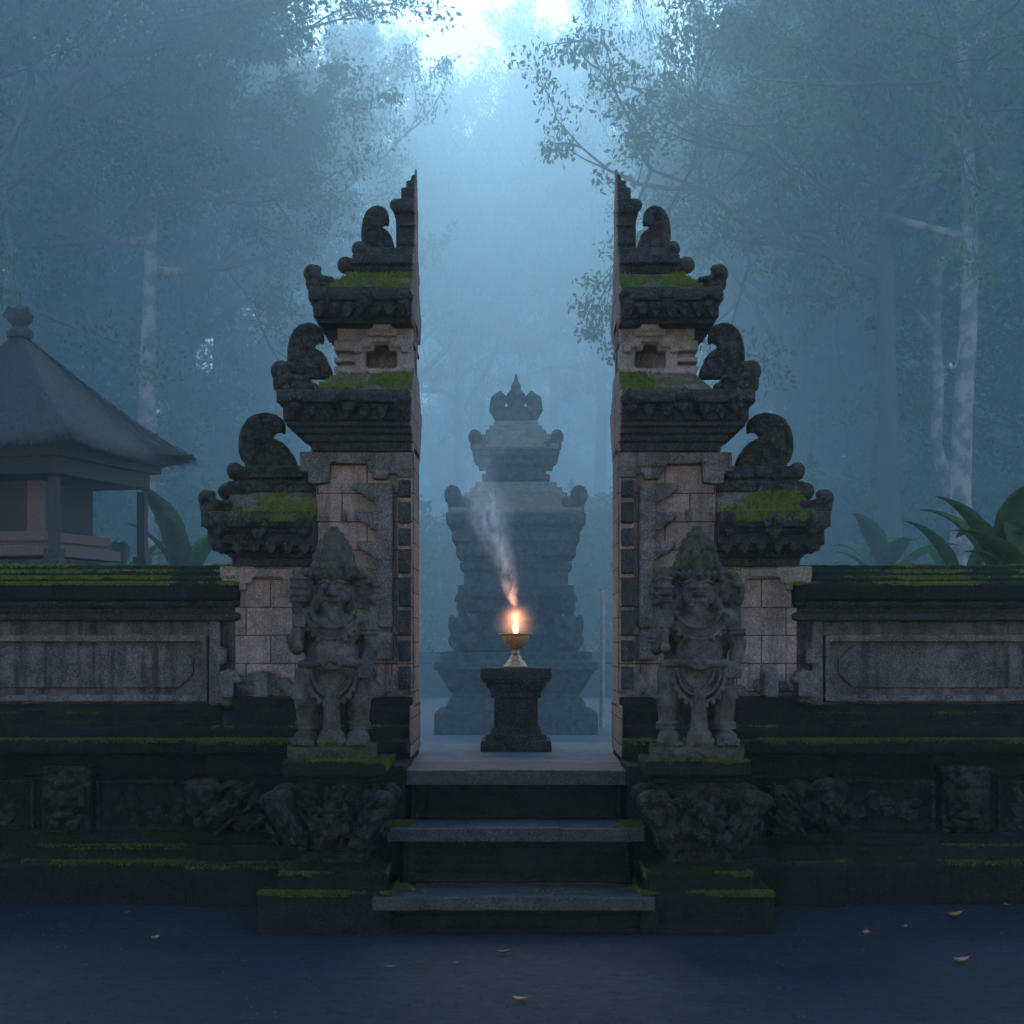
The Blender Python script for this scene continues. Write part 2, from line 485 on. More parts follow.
def gate(sx, label):
    side = 'left' if sx > 0 else 'right'
    rnd = random.Random(5 if sx > 0 else 9)
    root = thing('split_gate_half', label, 'gate tower', (sx * -1.8, 14.9, 0), 'two halves of the split temple gate')
    cutmb = MB(sx)
    def slab(mb, pxo, yt, yb, fr, pxo2=None, fr2=None, inner=None, cut=True, back=None):
        """from bottom (yb, pxo, fr) to top (yt, pxo2, fr2)"""
        pxo2 = pxo if pxo2 is None else pxo2; fr2 = fr if fr2 is None else fr2
        z0, z1 = WZ(yb, fr), WZ(yt, fr2)
        xi = CUT if inner is None else inner
        bk = 2 * MID - fr if back is None else back
        bk2 = 2 * MID - fr2 if back is None else back
        mb.frus(WX(pxo, fr), xi, fr, bk, z0, WX(pxo2, fr2), xi, fr2, bk2, z1)
        if inner is None and cut:
            x = CUT - .004
            cutmb.frus(x, CUT + .014, fr + .012, bk - .012, z0, x, CUT + .014, fr2 + .012, bk2 - .012, z1)
    def part(nm, mb, mat, voxel=.016, disp=.012, **k):
        if voxel > .0125: voxel = .0125
        disp *= .65
        return mb.build(nm, mat, root, voxel=voxel, disp=disp, **k)
    # ---- spire
    m = MB(sx)
    for (px, yt, yb, f) in [(396, 209, 252, 15.0), (393, 203, 212, 14.95), (396, 198, 204, 14.97), (401, 187, 199, 15.03), (406, 180, 188, 15.07), (411, 175, 181, 15.1)]:
        slab(m, px, yt, yb, f)
    slab(m, 412, 169, 176, 15.1, 417, 15.16)
    m.ell((WX(395, 15), 15.05, WZ(204, 15)), (.05, .12, .05))
    slab(m, 399, 222, 226, 14.97); slab(m, 399, 240, 244, 14.97)
    part('spire', m, M['dark'], .012, .008)
    # ---- top slab under spire
    m = MB(sx)
    slab(m, 352, 254, 263, 14.72); slab(m, 355, 262, 274, 14.8); slab(m, 372, 247, 256, 14.85)
    for (cx_, cy_, r) in [(359, 248, 8), (345, 264, 8.5)]:
        for dy in (0, 1):
            yy = 14.85 if dy == 0 else 2 * MID - 14.85
            m.ell((WX(cx_, 14.8), yy, WZ(cy_, 14.8)), (r * .0085, .11, r * .0085))
            m.cap((WX(cx_ + 2, 14.8), yy, WZ(cy_ + 3, 14.8)), (WX(cx_ + 18, 14.8), yy, WZ(cy_ + 6, 14.8)), .05)
    part('upper_slab', m, M['dark'], .014, .014)
    def antefix(mb, px, yt, yb, fr, w):
        x = WX(px, fr); zt, zb = WZ(yt, fr), WZ(yb, fr); h = zt - zb
        pts = [(x - w, zb), (x - w * 1.15, zb + h * .35), (x - w * .8, zb + h * .62), (x - w * .25, zb + h * .85), (x, zt), (x + w * .25, zb + h * .85), (x + w * .8, zb + h * .62), (x + w * 1.15, zb + h * .35), (x + w, zb)]
        mb.prism(pts, fr - .08, fr + .06)
        mb.ell((x, fr - .08, zb + h * .38), (w * .5, .03, h * .26))
        pts = [(x - w, zb), (x + w, zb), (x + w * .75, zb - h * .35), (x + w * .2, zb - h * .75), (x, zb - h * .95), (x - w * .2, zb - h * .75), (x - w * .75, zb - h * .35)]
        mb.prism(pts, fr - .055, fr + .08); mb.ell((x, fr - .055, zb - h * .4), (w * .45, .03, h * .3))
    def corner_knob(mb, kx, ky, r, bx, by, fr, yy):
        """up-turned roof corner: a rounded knob on a curved neck; front and back corners"""
        if True:
            s_ = fr / F
            k = Vector((WX(kx, fr), yy, WZ(ky, fr))); b = Vector((WX(bx, fr), yy + (.1 if yy < MID else -.1), WZ(by, fr)))
            c = Vector((WX(kx + 1, fr), yy, WZ(by - 1, fr)))
            mb.ell(k, (r * s_, .085, r * s_ * 1.05))
            mb.ell(k + Vector((r * s_ * .5, 0, r * s_ * .45)), (r * s_ * .6, .07, r * s_ * .5))
            mb.cap(k, c, r * s_ * .72, r * s_ * .9); mb.cap(c, b, r * s_ * .85, r * s_ * .5)
            for i in range(4):
                t = (i + 1) / 5
                q = c.lerp(b, t)
                mb.ell(q + Vector((0, -.03, r * s_ * .7)), (r * s_ * .4, .06, r * s_ * .4))
    # ---- tier 1: roof, cornice
    def curl_ridge(mb, box, f):
        q = curl_pts(*box, f); cx_ = sum(p[0] for p in q) / len(q); cz_ = sum(p[1] for p in q) / len(q)
        for k_, r_ in ((.86, .017), (.62, .014)):
            mb.tube([(cx_ + (x - cx_) * k_, f - .004, cz_ + (z - cz_) * k_ + .01) for x, z in q], r_, 6)
    def tier(roof, knob, antes, corn, wing, nm=''):
        (rx0, ry0, rf0, rx1, ry1, rf1, nst) = roof
        m = MB(sx)
        for i in range(nst):
            a = i / nst; b = (i + 1) / nst
            px = rx0 + (rx1 - rx0) * a; f = rf0 + (rf1 - rf0) * a
            px2 = rx0 + (rx1 - rx0) * (a + .12); f2 = rf0 + (rf1 - rf0) * (a + .12)
            slab(m, px, ry0 + (ry1 - ry0) * b, ry0 + (ry1 - ry0) * a + 1, f, px2, f2)
        part('stepped_roof', m, M['rooftile'], .014, .02, disp_size=.07)
        # living moss on the roof
        P = []
        for i in range(nst):
            a = i / nst; px = rx0 + (rx1 - rx0) * a; f = rf0 + (rf1 - rf0) * a
            z = WZ(ry0 + (ry1 - ry0) * (i + 1) / nst, f)
            x0, x1 = sx * WX(px, f), sx * CUT
            dens = 1500 if i < nst * .5 else 500
            P.append(moss_quad((x0, f + .01, z), (x1, f + .01, z), (x0, f + .09, z + .01), (x1, f + .09, z + .01), dens, thr=-.05 + .22 * i / nst))
            P.append(moss_quad((x0, f - .006, z - .03), (x1, f - .006, z - .03), (x0, f, z), (x1, f, z), dens, thr=.0 + .25 * i / nst))
        moss_pts_to_mesh(np.concatenate(P), .022, 'moss', root, M['roofmoss'], 1.1)
        m = MB(sx)
        for (px, yt, yb, f) in corn: slab(m, px, yt, yb, f)
        part('cornice', m, M['dark'], .016, .016)
        for a in antes:
            m = MB(sx); antefix(m, *a); part('antefix', m, M['carved'], .011, .01)
        for yy in (knob[5] + .05, 2 * MID - knob[5] - .05):
            m = MB(sx); corner_knob(m, *knob[:6], yy); part('corner_scroll', m, M['carved'], .012, .012)
        m = MB(sx)
        # dentil row hanging under the cornice
        (px, yt, yb, f) = corn[1]
        n = 7; 
        x0, x1 = WX(px, f), CUT
        for i in range(n):
            x = x0 + (x1 - x0) * (i + .5) / n
            z = WZ(yb, f)
            m.prism([(x - .05, z + .03), (x + .05, z + .03), (x + .04, z - .05), (x, z - .10), (x - .04, z - .05)], f - .045, f + .10)
        part('dentil_row', m, M['carved'], .012, .014)
        if wing:
            (wx0, wx1, wy0, wy1, wf, wb, balls) = wing
            m = MB(sx)
            m.prism(curl_pts(wx0, wx1, wy0, wy1, wf), wf, wf + .17); curl_ridge(m, (wx0, wx1, wy0, wy1), wf)
            s_ = wf / F; 
            cxp, cyp = wx0 + (wx1 - wx0) * .48, wy0 + (wy1 - wy0) * .32
            rr = (wx1 - wx0) * .26
            for t in range(9):      # incised spiral, front side
                a0 = t * .55; r_ = rr * (1 - t / 11)
                m.ell((WX(cxp + r_ * math.cos(a0 + 2.2), wf), wf - .004, WZ(cyp - r_ * math.sin(a0 + 2.2) * 1.1, wf)), (.028, .03, .028))
            for (bx, by, br) in balls:
                for yy in (wf + .05, wb - .05):
                    m.ell((WX(bx, wf), yy, WZ(by, wf)), (br * s_, .12, br * s_))
                    m.ell((WX(bx, wf), yy - .09, WZ(by, wf)), (br * s_ * .45, .06, br * s_ * .45))
                    m.cap((WX(bx + br * .5, wf), yy, WZ(by + br * .3, wf)), (WX(bx + br * 2.6, wf), yy, WZ(by + br * .8, wf)), br * s_ * .75)
            part('wing_scroll', m, M['carved'], .012, .012)
    tier((330, 289, 14.55, 352, 274, 14.83, 4), (311.5, 272, 9, 334, 284, 14.5, .3),
         [(365, 287, 299, 14.45, .06), (405, 288, 300, 14.45, .06), (325, 288, 300, 14.45, .05)],
         [(308, 286, 300, 14.45), (313, 299, 306, 14.52), (313, 305, 317, 14.56), (318, 316, 323, 14.64), (324, 322, 331, 14.98), (329, 330, 340, 15.0), (334, 339, 345, 15.02)],
         (361, 396, 205, 254, 14.95, 15.4, []))
    # ---- tier 2 body with niche
    m = MB(sx)
    slab(m, 337, 322, 374, 15.12)
    m.box(WX(337, 14.9), WX(366, 14.9), 14.9, 15.2, WZ(374, 14.9), WZ(322, 14.9)); m.box(WX(397, 14.9), CUT, 14.9, 15.2, WZ(374, 14.9), WZ(322, 14.9)); m.box(WX(366, 14.9), WX(397, 14.9), 14.9, 15.2, WZ(343, 14.9), WZ(322, 14.9))
    slab(m, 335, 368, 374, 14.78); slab(m, 334, 340, 345, 14.8)
    for y in (346, 357, 366): slab(m, 334, y, y + 5, 14.8, inner=WX(355, 14.8), cut=False)
    m.box(WX(355, 14.8), WX(366, 14.8), 14.8, 15, WZ(374, 14.8), WZ(334, 14.8))
    m.box(WX(397, 14.8), CUT, 14.8, 15, WZ(374, 14.8), WZ(340, 14.8))
    for (a, b, yt, yb, f) in [(361, 402, 334, 342, 14.76), (367, 397, 328, 336, 14.72), (373, 391, 323, 330, 14.69), (361, 371, 341, 347, 14.75), (392, 402, 341, 347, 14.75), (354, 362, 343, 352, 14.76), (401, 408, 343, 352, 14.76), (366, 374, 342, 351, 14.79), (389, 397, 342, 351, 14.79)]:
        m.box(WX(a, f), WX(b, f), f, 14.95, WZ(yb, f), WZ(yt, f))
    part('niche_tier', m, M['pinktrim'], .013, .008)
    # ---- tier 2 roof + cornice
    tier((316, 392, 14.5, 338, 373, 14.8, 5), (280, 370, 10.5, 312, 385, 14.4, .3),
         [(348, 387, 402, 14.34, .08), (402, 388, 403, 14.34, .07), (295, 388, 402, 14.34, .06)],
         [(276, 389, 402, 14.34), (283, 401, 408, 14.42), (283, 407, 420, 14.46), (286, 419, 426, 14.5), (295, 425, 433, 14.56), (304, 432, 441, 14.62), (311, 440, 451, 14.68)],
         (287, 333, 322, 378, 14.85, 15.45, [(281, 376, 8)]))
    # ---- main pink body
    m = MB(sx)
    slab(m, 316, 446, 708, 14.8)
    m.box(WX(397, 14.74), CUT, 14.74, 14.95, WZ(708, 14.74), WZ(452, 14.74))
    part('tower_body', m, M['pink'], .02, .008)
    m = MB(sx)
    f = 14.72
    for (a, b, yt, yb) in [(300, 335, 452, 462), (300, 330, 461, 472), (308, 329, 471, 483), (312, 321, 476, 484),
                           (335, 366, 452, 458), (336, 366, 461, 464),
                           (366, 396, 452, 466), (368, 390, 465, 472), (372, 388, 471, 479), (394, 412, 452, 470), (390, 398, 466, 474), (396, 412, 469, 478)]:
        m.box(WX(a, f), WX(b, f), f - rnd.uniform(0, .03), 14.95, WZ(yb, f), WZ(yt, f))
    # flame-step reliefs down the middle of the body
    for (x0, y0) in [(353, 483), (355, 512), (357, 541), (355, 570), (353, 600), (355, 632)]:
        for i in range(5):
            m.box(WX(x0 + i * 5, f), WX(392, f), f - .03 - .012 * (i % 2), 14.9, WZ(y0 + 7 + i * 3.6, f), WZ(y0 + i * 2.8, f))
        m.box(WX(x0 + 22, f), WX(393, f), f - .035, 14.9, WZ(y0 + 28, f), WZ(y0, f))
    m.box(WX(340, f), WX(346, f), f + .05, 14.9, WZ(522, f), WZ(509, f))
    part('relief_carving', m, M['grey'], .012, .008)
    yq = 478
    for h in (22, 26, 22, 28, 32, 30, 26, 28):
        m = MB(sx)
        m.box(WX(398.5, f), WX(411, f), 14.67 - rnd.uniform(0, .015), 14.9, WZ(yq + h - 2.6, f), WZ(yq + 2.2, f)); yq += h
        part('quoin_block', m, M['dark'], .012, .012)
    # ---- carved lump border at foot of the tower (behind the statue)
    m = MB(sx)
    for i in range(46):
        px = rnd.uniform(216, 410); py = 700 - abs(rnd.gauss(0, 14)); r = rnd.uniform(.03, .075)
        ff = 14.78 if px > 316 else 14.95
        if 234 < px < 285: py = max(py, 668)
        m.ell((WX(px, ff), ff, WZ(py, ff)), (r * 1.2, r * .8, r), rot=Matrix.Rotation(rnd.uniform(0, 3), 3, 'Y').to_quaternion())
    for cxp in (228, 262, 400):
        m.box(WX(cxp - 7, 14.8), WX(cxp + 7, 14.8), 14.7, 15, WZ(697, 14.8), WZ(672, 14.8))
    for (cxp, cyp) in ((228, 680), (400, 690)):
        for t in range(10):
            a = t * .7; m.ell((WX(cxp + (10 - t) * math.cos(a), 14.75), 14.75, WZ(cyp - (10 - t) * math.sin(a), 14.75)), (.035, .06, .035))
    part('foot_carving', m, M['grey'], .012, .014)
    # ---- shoulder (lower wing of the tower)
    m = MB(sx)
    inn = WX(318, 14.95)
    def ss(mb, px, yt, yb, fr, px2=None, fr2=None): slab(mb, px, yt, yb, fr, px2, fr2, inner=inn, cut=False)
    m = MB(sx)
    for (px, yt, yb, f) in [(228, 466, 478, 14.85), (234, 477, 482, 14.9), (228, 481, 492, 14.84)]: ss(m, px, yt, yb, f)
    for (bx, by, br) in [(234, 470, 8.5), (225.5, 491, 9)]:
        for yy in (14.9, 15.5):
            s_ = 14.85 / F
            m.ell((WX(bx, 14.85), yy, WZ(by, 14.85)), (br * s_, .11, br * s_))
            m.cap((WX(bx + 4, 14.85), yy, WZ(by + 3, 14.85)), (WX(bx + 22, 14.85), yy, WZ(by + 4, 14.85)), br * s_ * .7)
    m.prism(curl_pts(238, 297, 412, 468, 14.95), 14.95, 15.13); curl_ridge(m, (238, 297, 412, 468), 14.95)
    for t in range(10):
        a0 = t * .55; r_ = 15 * (1 - t / 12)
        m.ell((WX(264 + r_ * math.cos(a0 + 2.2), 14.95), 14.948, WZ(432 - r_ * math.sin(a0 + 2.2), 14.95)), (.03, .03, .03))
    part('wing_scroll', m, M['carved'], .012, .012)
    m = MB(sx)
    for i in range(5):
        a = i / 5
        ss(m, 222 + 10 * a, 512 - 20 * (a + .2), 512 - 20 * a + 1, 14.66 + .22 * a, 222 + 10 * (a + .12), 14.66 + .22 * (a + .12))
    part('stepped_roof', m, M['rooftile'], .014, .02, disp_size=.07)
    P = []
    for i in range(5):
        a = i / 5; f = 14.66 + .22 * a; z = WZ(512 - 20 * (a + .2), f)
        x0, x1 = sx * WX(222 + 10 * a, f), sx * inn
        P.append(moss_quad((x0, f + .01, z), (x1, f + .01, z), (x0, f + .09, z + .01), (x1, f + .09, z + .01), 1300, thr=-.15 + .05 * i))
        P.append(moss_quad((x0, f - .006, z - .035), (x1, f - .006, z - .035), (x0, f, z), (x1, f, z), 1300, thr=-.12 + .05 * i))
    f = 14.5; P.append(moss_quad((sx * WX(215, f), f - .005, WZ(521, f)), (sx * inn, f - .005, WZ(521, f)), (sx * WX(215, f), f + .04, WZ(511, f)), (sx * inn, f + .04, WZ(511, f)), 2200, thr=.0))
    moss_pts_to_mesh(np.concatenate(P), .024, 'moss', root, M['roofmoss'], 1.1)
    m = MB(sx)
    for (px, yt, yb, f) in [(201, 511, 527, 14.52), (207, 526, 532, 14.58), (207, 531, 545, 14.62), (212, 544, 551, 14.68), (228, 550, 557, 14.78), (232, 556, 566, 14.86)]: ss(m, px, yt, yb, f)
    part('cornice', m, M['dark'], .016, .018)
    for a in [(259, 511, 527, 14.52, .08), (303, 513, 528, 14.52, .06), (220, 513, 527, 14.52, .05)]:
        m = MB(sx); antefix(m, *a); part('antefix', m, M['carved'], .011, .01)
    for yy in (14.61, 15.79):
        m = MB(sx); corner_knob(m, 205.5, 498, 9, 232, 509, 14.56, yy); part('corner_scroll', m, M['carved'], .012, .012)
    m = MB(sx)
    for i in range(6):
        x = WX(212, 14.62) + (inn - WX(212, 14.62)) * (i + .5) / 6; z = WZ(545, 14.62)
        m.prism([(x - .05, z + .03), (x + .05, z + .03), (x + .04, z - .04), (x, z - .08), (x - .04, z - .04)], 14.6, 14.72)
    part('dentil_row', m, M['carved'], .012, .014)
    m = MB(sx); ss(m, 235, 560, 700, 14.98)
    part('shoulder_body', m, M['pink'], .02, .008)
    m = MB(sx); f = 14.92
    for (a, b, yt, yb) in [(220, 254, 566, 577), (221, 243, 576, 585), (229, 246, 584, 590), (229, 237, 589, 595), (238, 252, 576, 583),
                           (254, 282, 568, 577), (282, 300, 568, 580), (288, 304, 579, 590), (291, 300, 589, 597)]:
        m.box(WX(a, f), WX(b, f), f - rnd.uniform(0, .03), 15.05, WZ(yb, f), WZ(yt, f))
    part('capital', m, M['pinktrim'], .012, .008)
    # ---- stepped base
    m = MB(sx)
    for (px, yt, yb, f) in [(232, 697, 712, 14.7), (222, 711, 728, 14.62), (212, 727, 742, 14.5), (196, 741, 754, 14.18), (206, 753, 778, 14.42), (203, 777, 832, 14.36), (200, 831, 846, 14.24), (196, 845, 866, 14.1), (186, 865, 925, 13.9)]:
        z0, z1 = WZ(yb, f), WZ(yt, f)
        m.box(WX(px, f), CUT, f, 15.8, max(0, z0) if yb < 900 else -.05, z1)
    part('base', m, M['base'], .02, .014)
    cutmb.box(CUT - .004, CUT + .014, 14.45, 15.79, WZ(757, 14.45), WZ(706, 14.45))
    c = cutmb.build('cut_face', M['cut'], root, bevel=.006)
    P = []
    for (px, y, f, n, thr) in [(196, 741, 14.18, 4200, -.12), (186, 866, 13.9, 3000, .0), (212, 727, 14.5, 1500, .1)]:
        z = WZ(y, f); x0, x1 = sx * WX(px, f), sx * CUT
        P.append(moss_quad((x0, f, z), (x1, f, z), (x0, f + .2, z + .01), (x1, f + .2, z + .01), n, thr=thr))
        P.append(moss_quad((x0, f - .008, z), (x1, f - .008, z), (x0, f - .008, z - .03), (x1, f - .008, z - .03), n // 3, thr=thr + .05, edge=.35))
    moss_pts_to_mesh(np.concatenate(P), .014, 'moss', root)
    # ---- beast head jutting from the base
    m = MB(sx)
    cx0, f = 218, 14.2
    def e(px, py, dy, rx, ry, rz, a=0):
        m.ell((WX(px, f), f + dy, WZ(py, f)), (rx, ry, rz), rot=Matrix.Rotation(a, 3, 'Y').to_quaternion())
    e(232, 805, .1, .2, .2, .2); e(205, 795, -.02, .15, .17, .14, .3); e(196, 787, -.08, .085, .1, .075); e(212, 786, -.10, .09, .1, .07)
    e(195, 806, -.05, .07, .1, .09); e(222, 812, -.06, .1, .14, .1); e(235, 790, -.04, .08, .1, .09); e(250, 800, 0, .11, .12, .13)
    e(208, 822, -.02, .12, .12, .08); e(243, 820, -.02, .13, .14, .09)
    for i in range(40): e(rnd.uniform(205, 264), rnd.uniform(783, 832), rnd.uniform(-.15, -.04), rnd.uniform(.012, .02), .06, rnd.uniform(.03, .07), rnd.uniform(.2, 1.3))
    part('beast_head', m, M['basecarve'], .012, .014)
    return root
gate(1, 'left half of the split temple gate, cut face on its right')
gate(-1, 'right half of the split temple gate, cut face on its left')

# ------------------------------------------------------------------ boundary walls
def wall(sx, label):
    root = thing('boundary_wall', label, 'wall', (sx * -3.6, 14.9, 0), 'moss topped walls flanking the gate')
    rnd = random.Random(3 if sx > 0 else 4)
    FAR = -13.0
    inn = -2.36
    def s(mb, yt, yb, f, x1=inn, back=15.7):
        z0 = WZ(yb, f)
        mb.box(FAR, x1, f, back, z0 if yb < 900 else -.05, WZ(yt, f))
    m = MB(sx)
    for (yt, yb, f) in [(565, 572, 15.08), (571, 578, 15.0), (577, 584, 14.92), (583, 601, 14.84)]: s(m, yt, yb, f)
    m.build('coping', M['base'], root, voxel=.022, disp=.02, disp_size=.09)
    P = []
    for (yt, f, n, thr) in [(565, 15.08, 2500, .2), (571, 15.0, 4500, .07), (577, 14.92, 6500, -.02), (583, 14.84, 9000, -.08)]:
        z = WZ(yt, f)
        P.append(moss_quad((sx * -5.6, f, z), (sx * inn, f, z), (sx * -5.6, f + .08, z), (sx * inn, f + .08, z), n, thr=thr, freq=1.6))
        P.append(moss_quad((sx * -5.6, f - .01, z), (sx * inn, f - .01, z), (sx * -5.6, f - .01, z - .022), (sx * inn, f - .01, z - .022), n // 3, thr=thr + .02, freq=1.6, edge=.3))
    moss_pts_to_mesh(np.concatenate(P), .016, 'moss', root, M['roofmoss'])
    m = MB(sx)
    for (yt, yb, f) in [(600, 607, 14.92), (606, 614, 15.0), (613, 621, 14.95)]: s(m, yt, yb, f)
    m.build('cornice', M['dark'], root, voxel=.02, disp=.012)
    m = MB(sx); s(m, 620, 706, 15.1)
    m.build('wall_body', M['panel'], root, bevel=.008)
    for (pa, pb), (qa, qb) in zip(((-210, 207), (-650, -240)), ((-195, 193), (-640, -250))):
        m = MB(sx); f = 15.03
        m.box(WX(pa, f), WX(pb, f), f, 15.14, WZ(642, f), WZ(635, f)); m.box(WX(pa, f), WX(pb, f), f, 15.14, WZ(702, f), WZ(695, f))
        m.box(WX(pb - 5, f), WX(pb, f), f + .002, 15.14, WZ(696, f), WZ(641, f)); m.box(WX(pa, f), WX(pa + 5, f), f + .002, 15.14, WZ(696, f), WZ(641, f))
        pfr = m.build('panel_frame', M['grey'], root, voxel=.012, disp=.008)
        m = MB(sx); f = 15.07
        x0, x1, z0, z1 = WX(qa, f), WX(qb, f), WZ(688, f), WZ(646, f); c = .12
        m.prism([(x0, z0 + c), (x0 + c, z0), (x1 - c, z0), (x1, z0 + c), (x1, z1 - c), (x1 - c, z1), (x0 + c, z1), (x0, z1 - c)], f, 15.13)
        m.build('raised_panel', M['panel'], pfr, bevel=.01)
    m = MB(sx); f = 15.0
    m.box(WX(209, f), WX(220, f), f, 15.14, WZ(706, f), WZ(621, f)); m.box(WX(214, f - .03), WX(226, f - .03), f - .03, 15.14, WZ(664, f), WZ(648, f))
    m.build('pilaster', M['grey'], root, voxel=.014, disp=.01)
    m = MB(sx)
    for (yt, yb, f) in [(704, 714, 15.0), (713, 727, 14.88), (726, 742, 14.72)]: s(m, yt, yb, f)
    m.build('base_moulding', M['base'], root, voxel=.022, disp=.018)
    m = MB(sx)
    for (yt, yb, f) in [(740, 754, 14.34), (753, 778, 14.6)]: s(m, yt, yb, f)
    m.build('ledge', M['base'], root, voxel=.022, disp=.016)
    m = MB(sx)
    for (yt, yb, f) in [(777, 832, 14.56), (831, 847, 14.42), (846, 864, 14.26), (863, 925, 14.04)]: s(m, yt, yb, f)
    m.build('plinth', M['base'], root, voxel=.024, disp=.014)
    # framed dark relief panels
    f = 14.52
    for pa, pb in ((96, 200), (-60, 34), (-220, -116)):
        m = MB(sx)
        m.box(WX(pa, f), WX(pb, f), f, 14.6, WZ(784, f), WZ(780, f)); m.box(WX(pa, f), WX(pb, f), f, 14.6, WZ(832, f), WZ(828, f))
        m.box(WX(pa, f), WX(pa + 4, f), f, 14.6, WZ(829, f), WZ(783, f)); m.box(WX(pb - 4, f), WX(pb, f), f, 14.6, WZ(829, f), WZ(783, f))
        for i in range(30):
            px = rnd.uniform(pa + 18, pb - 14); py = 808 + rnd.gauss(0, 7); r = rnd.uniform(.02, .05)
            m.ell((WX(px, f), 14.555, WZ(py, f)), (r * 1.5, .03, r), rot=Matrix.Rotation(rnd.uniform(-1, 1), 3, 'Y').to_quaternion())
        m.build('relief_panel', M['basecarve'], root, voxel=.012, disp=.012)
    # carved blocks between the panels
    for pc in (64, -90):
        m = MB(sx); f = 14.36
        m.box(WX(pc - 24, f), WX(pc + 24, f), f + .05, 14.7, WZ(834, f), WZ(768, f))
        m.box(WX(pc - 27, f), WX(pc + 27, f), f + .03, 14.7, WZ(773, f), WZ(766, f))
        def e(dx, py, dy, rx, ry, rz): m.ell((WX(pc + dx, f), f + dy, WZ(py, f)), (rx, ry, rz))
        e(0, 800, .03, .13, .11, .14); e(-10, 795, -.05, .04, .04, .04); e(10, 795, -.05, .04, .04, .04); e(0, 803, -.07, .035, .05, .045)
        e(0, 815, -.04, .10, .06, .035); e(-17, 800, .03, .05, .08, .11); e(17, 800, .03, .05, .08, .11); e(0, 783, 0, .12, .08, .06)
        e(-8, 824, .0, .07, .09, .05); e(9, 825, 0, .07, .09, .05); e(0, 776, .02, .05, .06, .05)
        for i in range(16): e(rnd.uniform(-22, 22), rnd.uniform(776, 830), rnd.uniform(0, .04), .03, .05, .03)
        m.build('carved_block', M['basecarve'], root, voxel=.012, disp=.012)
    P = []
    for (yt, f, n, thr) in [(740, 14.34, 9000, -.12), (863, 14.04, 6000, .02), (846, 14.26, 2500, .12), (713, 14.88, 1500, .15)]:
        z = WZ(yt, f)
        P.append(moss_quad((sx * -5.6, f, z), (sx * inn, f, z), (sx * -5.6, f + .2, z), (sx * inn, f + .2, z), n, thr=thr, freq=1.4))
        P.append(moss_quad((sx * -5.6, f - .01, z), (sx * inn, f - .01, z), (sx * -5.6, f - .01, z - .03), (sx * inn, f - .01, z - .03), n // 3, thr=thr + .03, freq=1.4, edge=.4))
    moss_pts_to_mesh(np.concatenate(P), .014, 'moss', root)
wall(1, 'long grey stone wall with mossy coping running from the gate to the left edge')
wall(-1, 'long grey stone wall with mossy coping running from the gate to the right edge')

# ------------------------------------------------------------------ steps
def steps():
    root = thing('stone_steps', 'three broad dark stone steps leading up through the gate', 'steps', (0, 13.2, 0))
    def tread(x0, x1, y0, y1, zt, th):
        m = MB(); cuts = [x0, x0 + (x1 - x0) * (.3 + .07 * math.sin(zt * 9)), x0 + (x1 - x0) * (.66 + .05 * math.cos(zt * 7)), x1]
        for q in range(3): m.box(cuts[q] + .005, cuts[q + 1] - .005, y0 + .008 * (q % 2), y1, zt - th, zt - .005 * ((q + 1) % 2))
        m.box(x0 + .02, x1 - .02, y0 + .03, y1, zt - th + .01, zt - .02)
        return m.build('tread', M['step'], root, voxel=.007, disp=.010, disp_size=.16, rough=.004)
    def riser(x0, x1, y0, y1, z0, z1):
        m = MB(); m.box(x0, x1, y0 + .05, y1, z0, z1)
        m.box(x0, x1, y0, y1, z1 - .05, z1 - .004)
        m.box(x0, x1, y0, y1, z0 + .004, z0 + .05)
        for (a, b) in ((.06, .42), (.62, .95)):
            for k in range(3):
                h = z1 - z0; z = z0 + h * (.28 + .2 * k)
                m.box(x0 + (x1 - x0) * a, x0 + (x1 - x0) * b, y0 + .03, y1, z, z + .03)
        m.build('riser', M['base'], root, voxel=.014, disp=.008)
    tread(WX(371, 12.55), WX(656, 12.55), 12.55, 13.25, .277, .10)
    riser(-.95, .95, 12.68, 13.6, -.02, .18)
    tread(-.97, .97, 13.1, 13.85, .709, .10)
    riser(-.86, .86, 13.22, 13.9, .277, .612)
    tread(-.868, .868, 13.7, 14.66, TZ + .004, .12)
    riser(-.80, .80, 13.82, 14.66, .709, .985)
    for sx in (1, -1):
        m = MB(sx)
        m.box(-1.10, -.872, 13.66, 14.5, .3, WZ(766, 13.66)); m.box(-1.10, -.90, 13.6, 14.5, .3, WZ(822, 13.6))
        m.build('cheek_block', M['base'], root, voxel=.016, disp=.012)
    P = []
    for sx in (1, -1):
        P.append(moss_quad((sx * -.97, 13.15, .711), (sx * -.72, 13.15, .711), (sx * -.97, 13.6, .711), (sx * -.78, 13.6, .711), 1500, thr=-.05))
        P.append(moss_quad((sx * -1.0, 12.8, .279), (sx * -.74, 12.9, .279), (sx * -1.0, 13.2, .279), (sx * -.82, 13.2, .279), 1500, thr=-.05))
    P.append(moss_quad((-.8, 12.7, .279), (.8, 12.7, .279), (-.8, 13.2, .279), (.8, 13.2, .279), 900, thr=.32))
    moss_pts_to_mesh(np.concatenate(P), .016, 'moss', root)
steps()

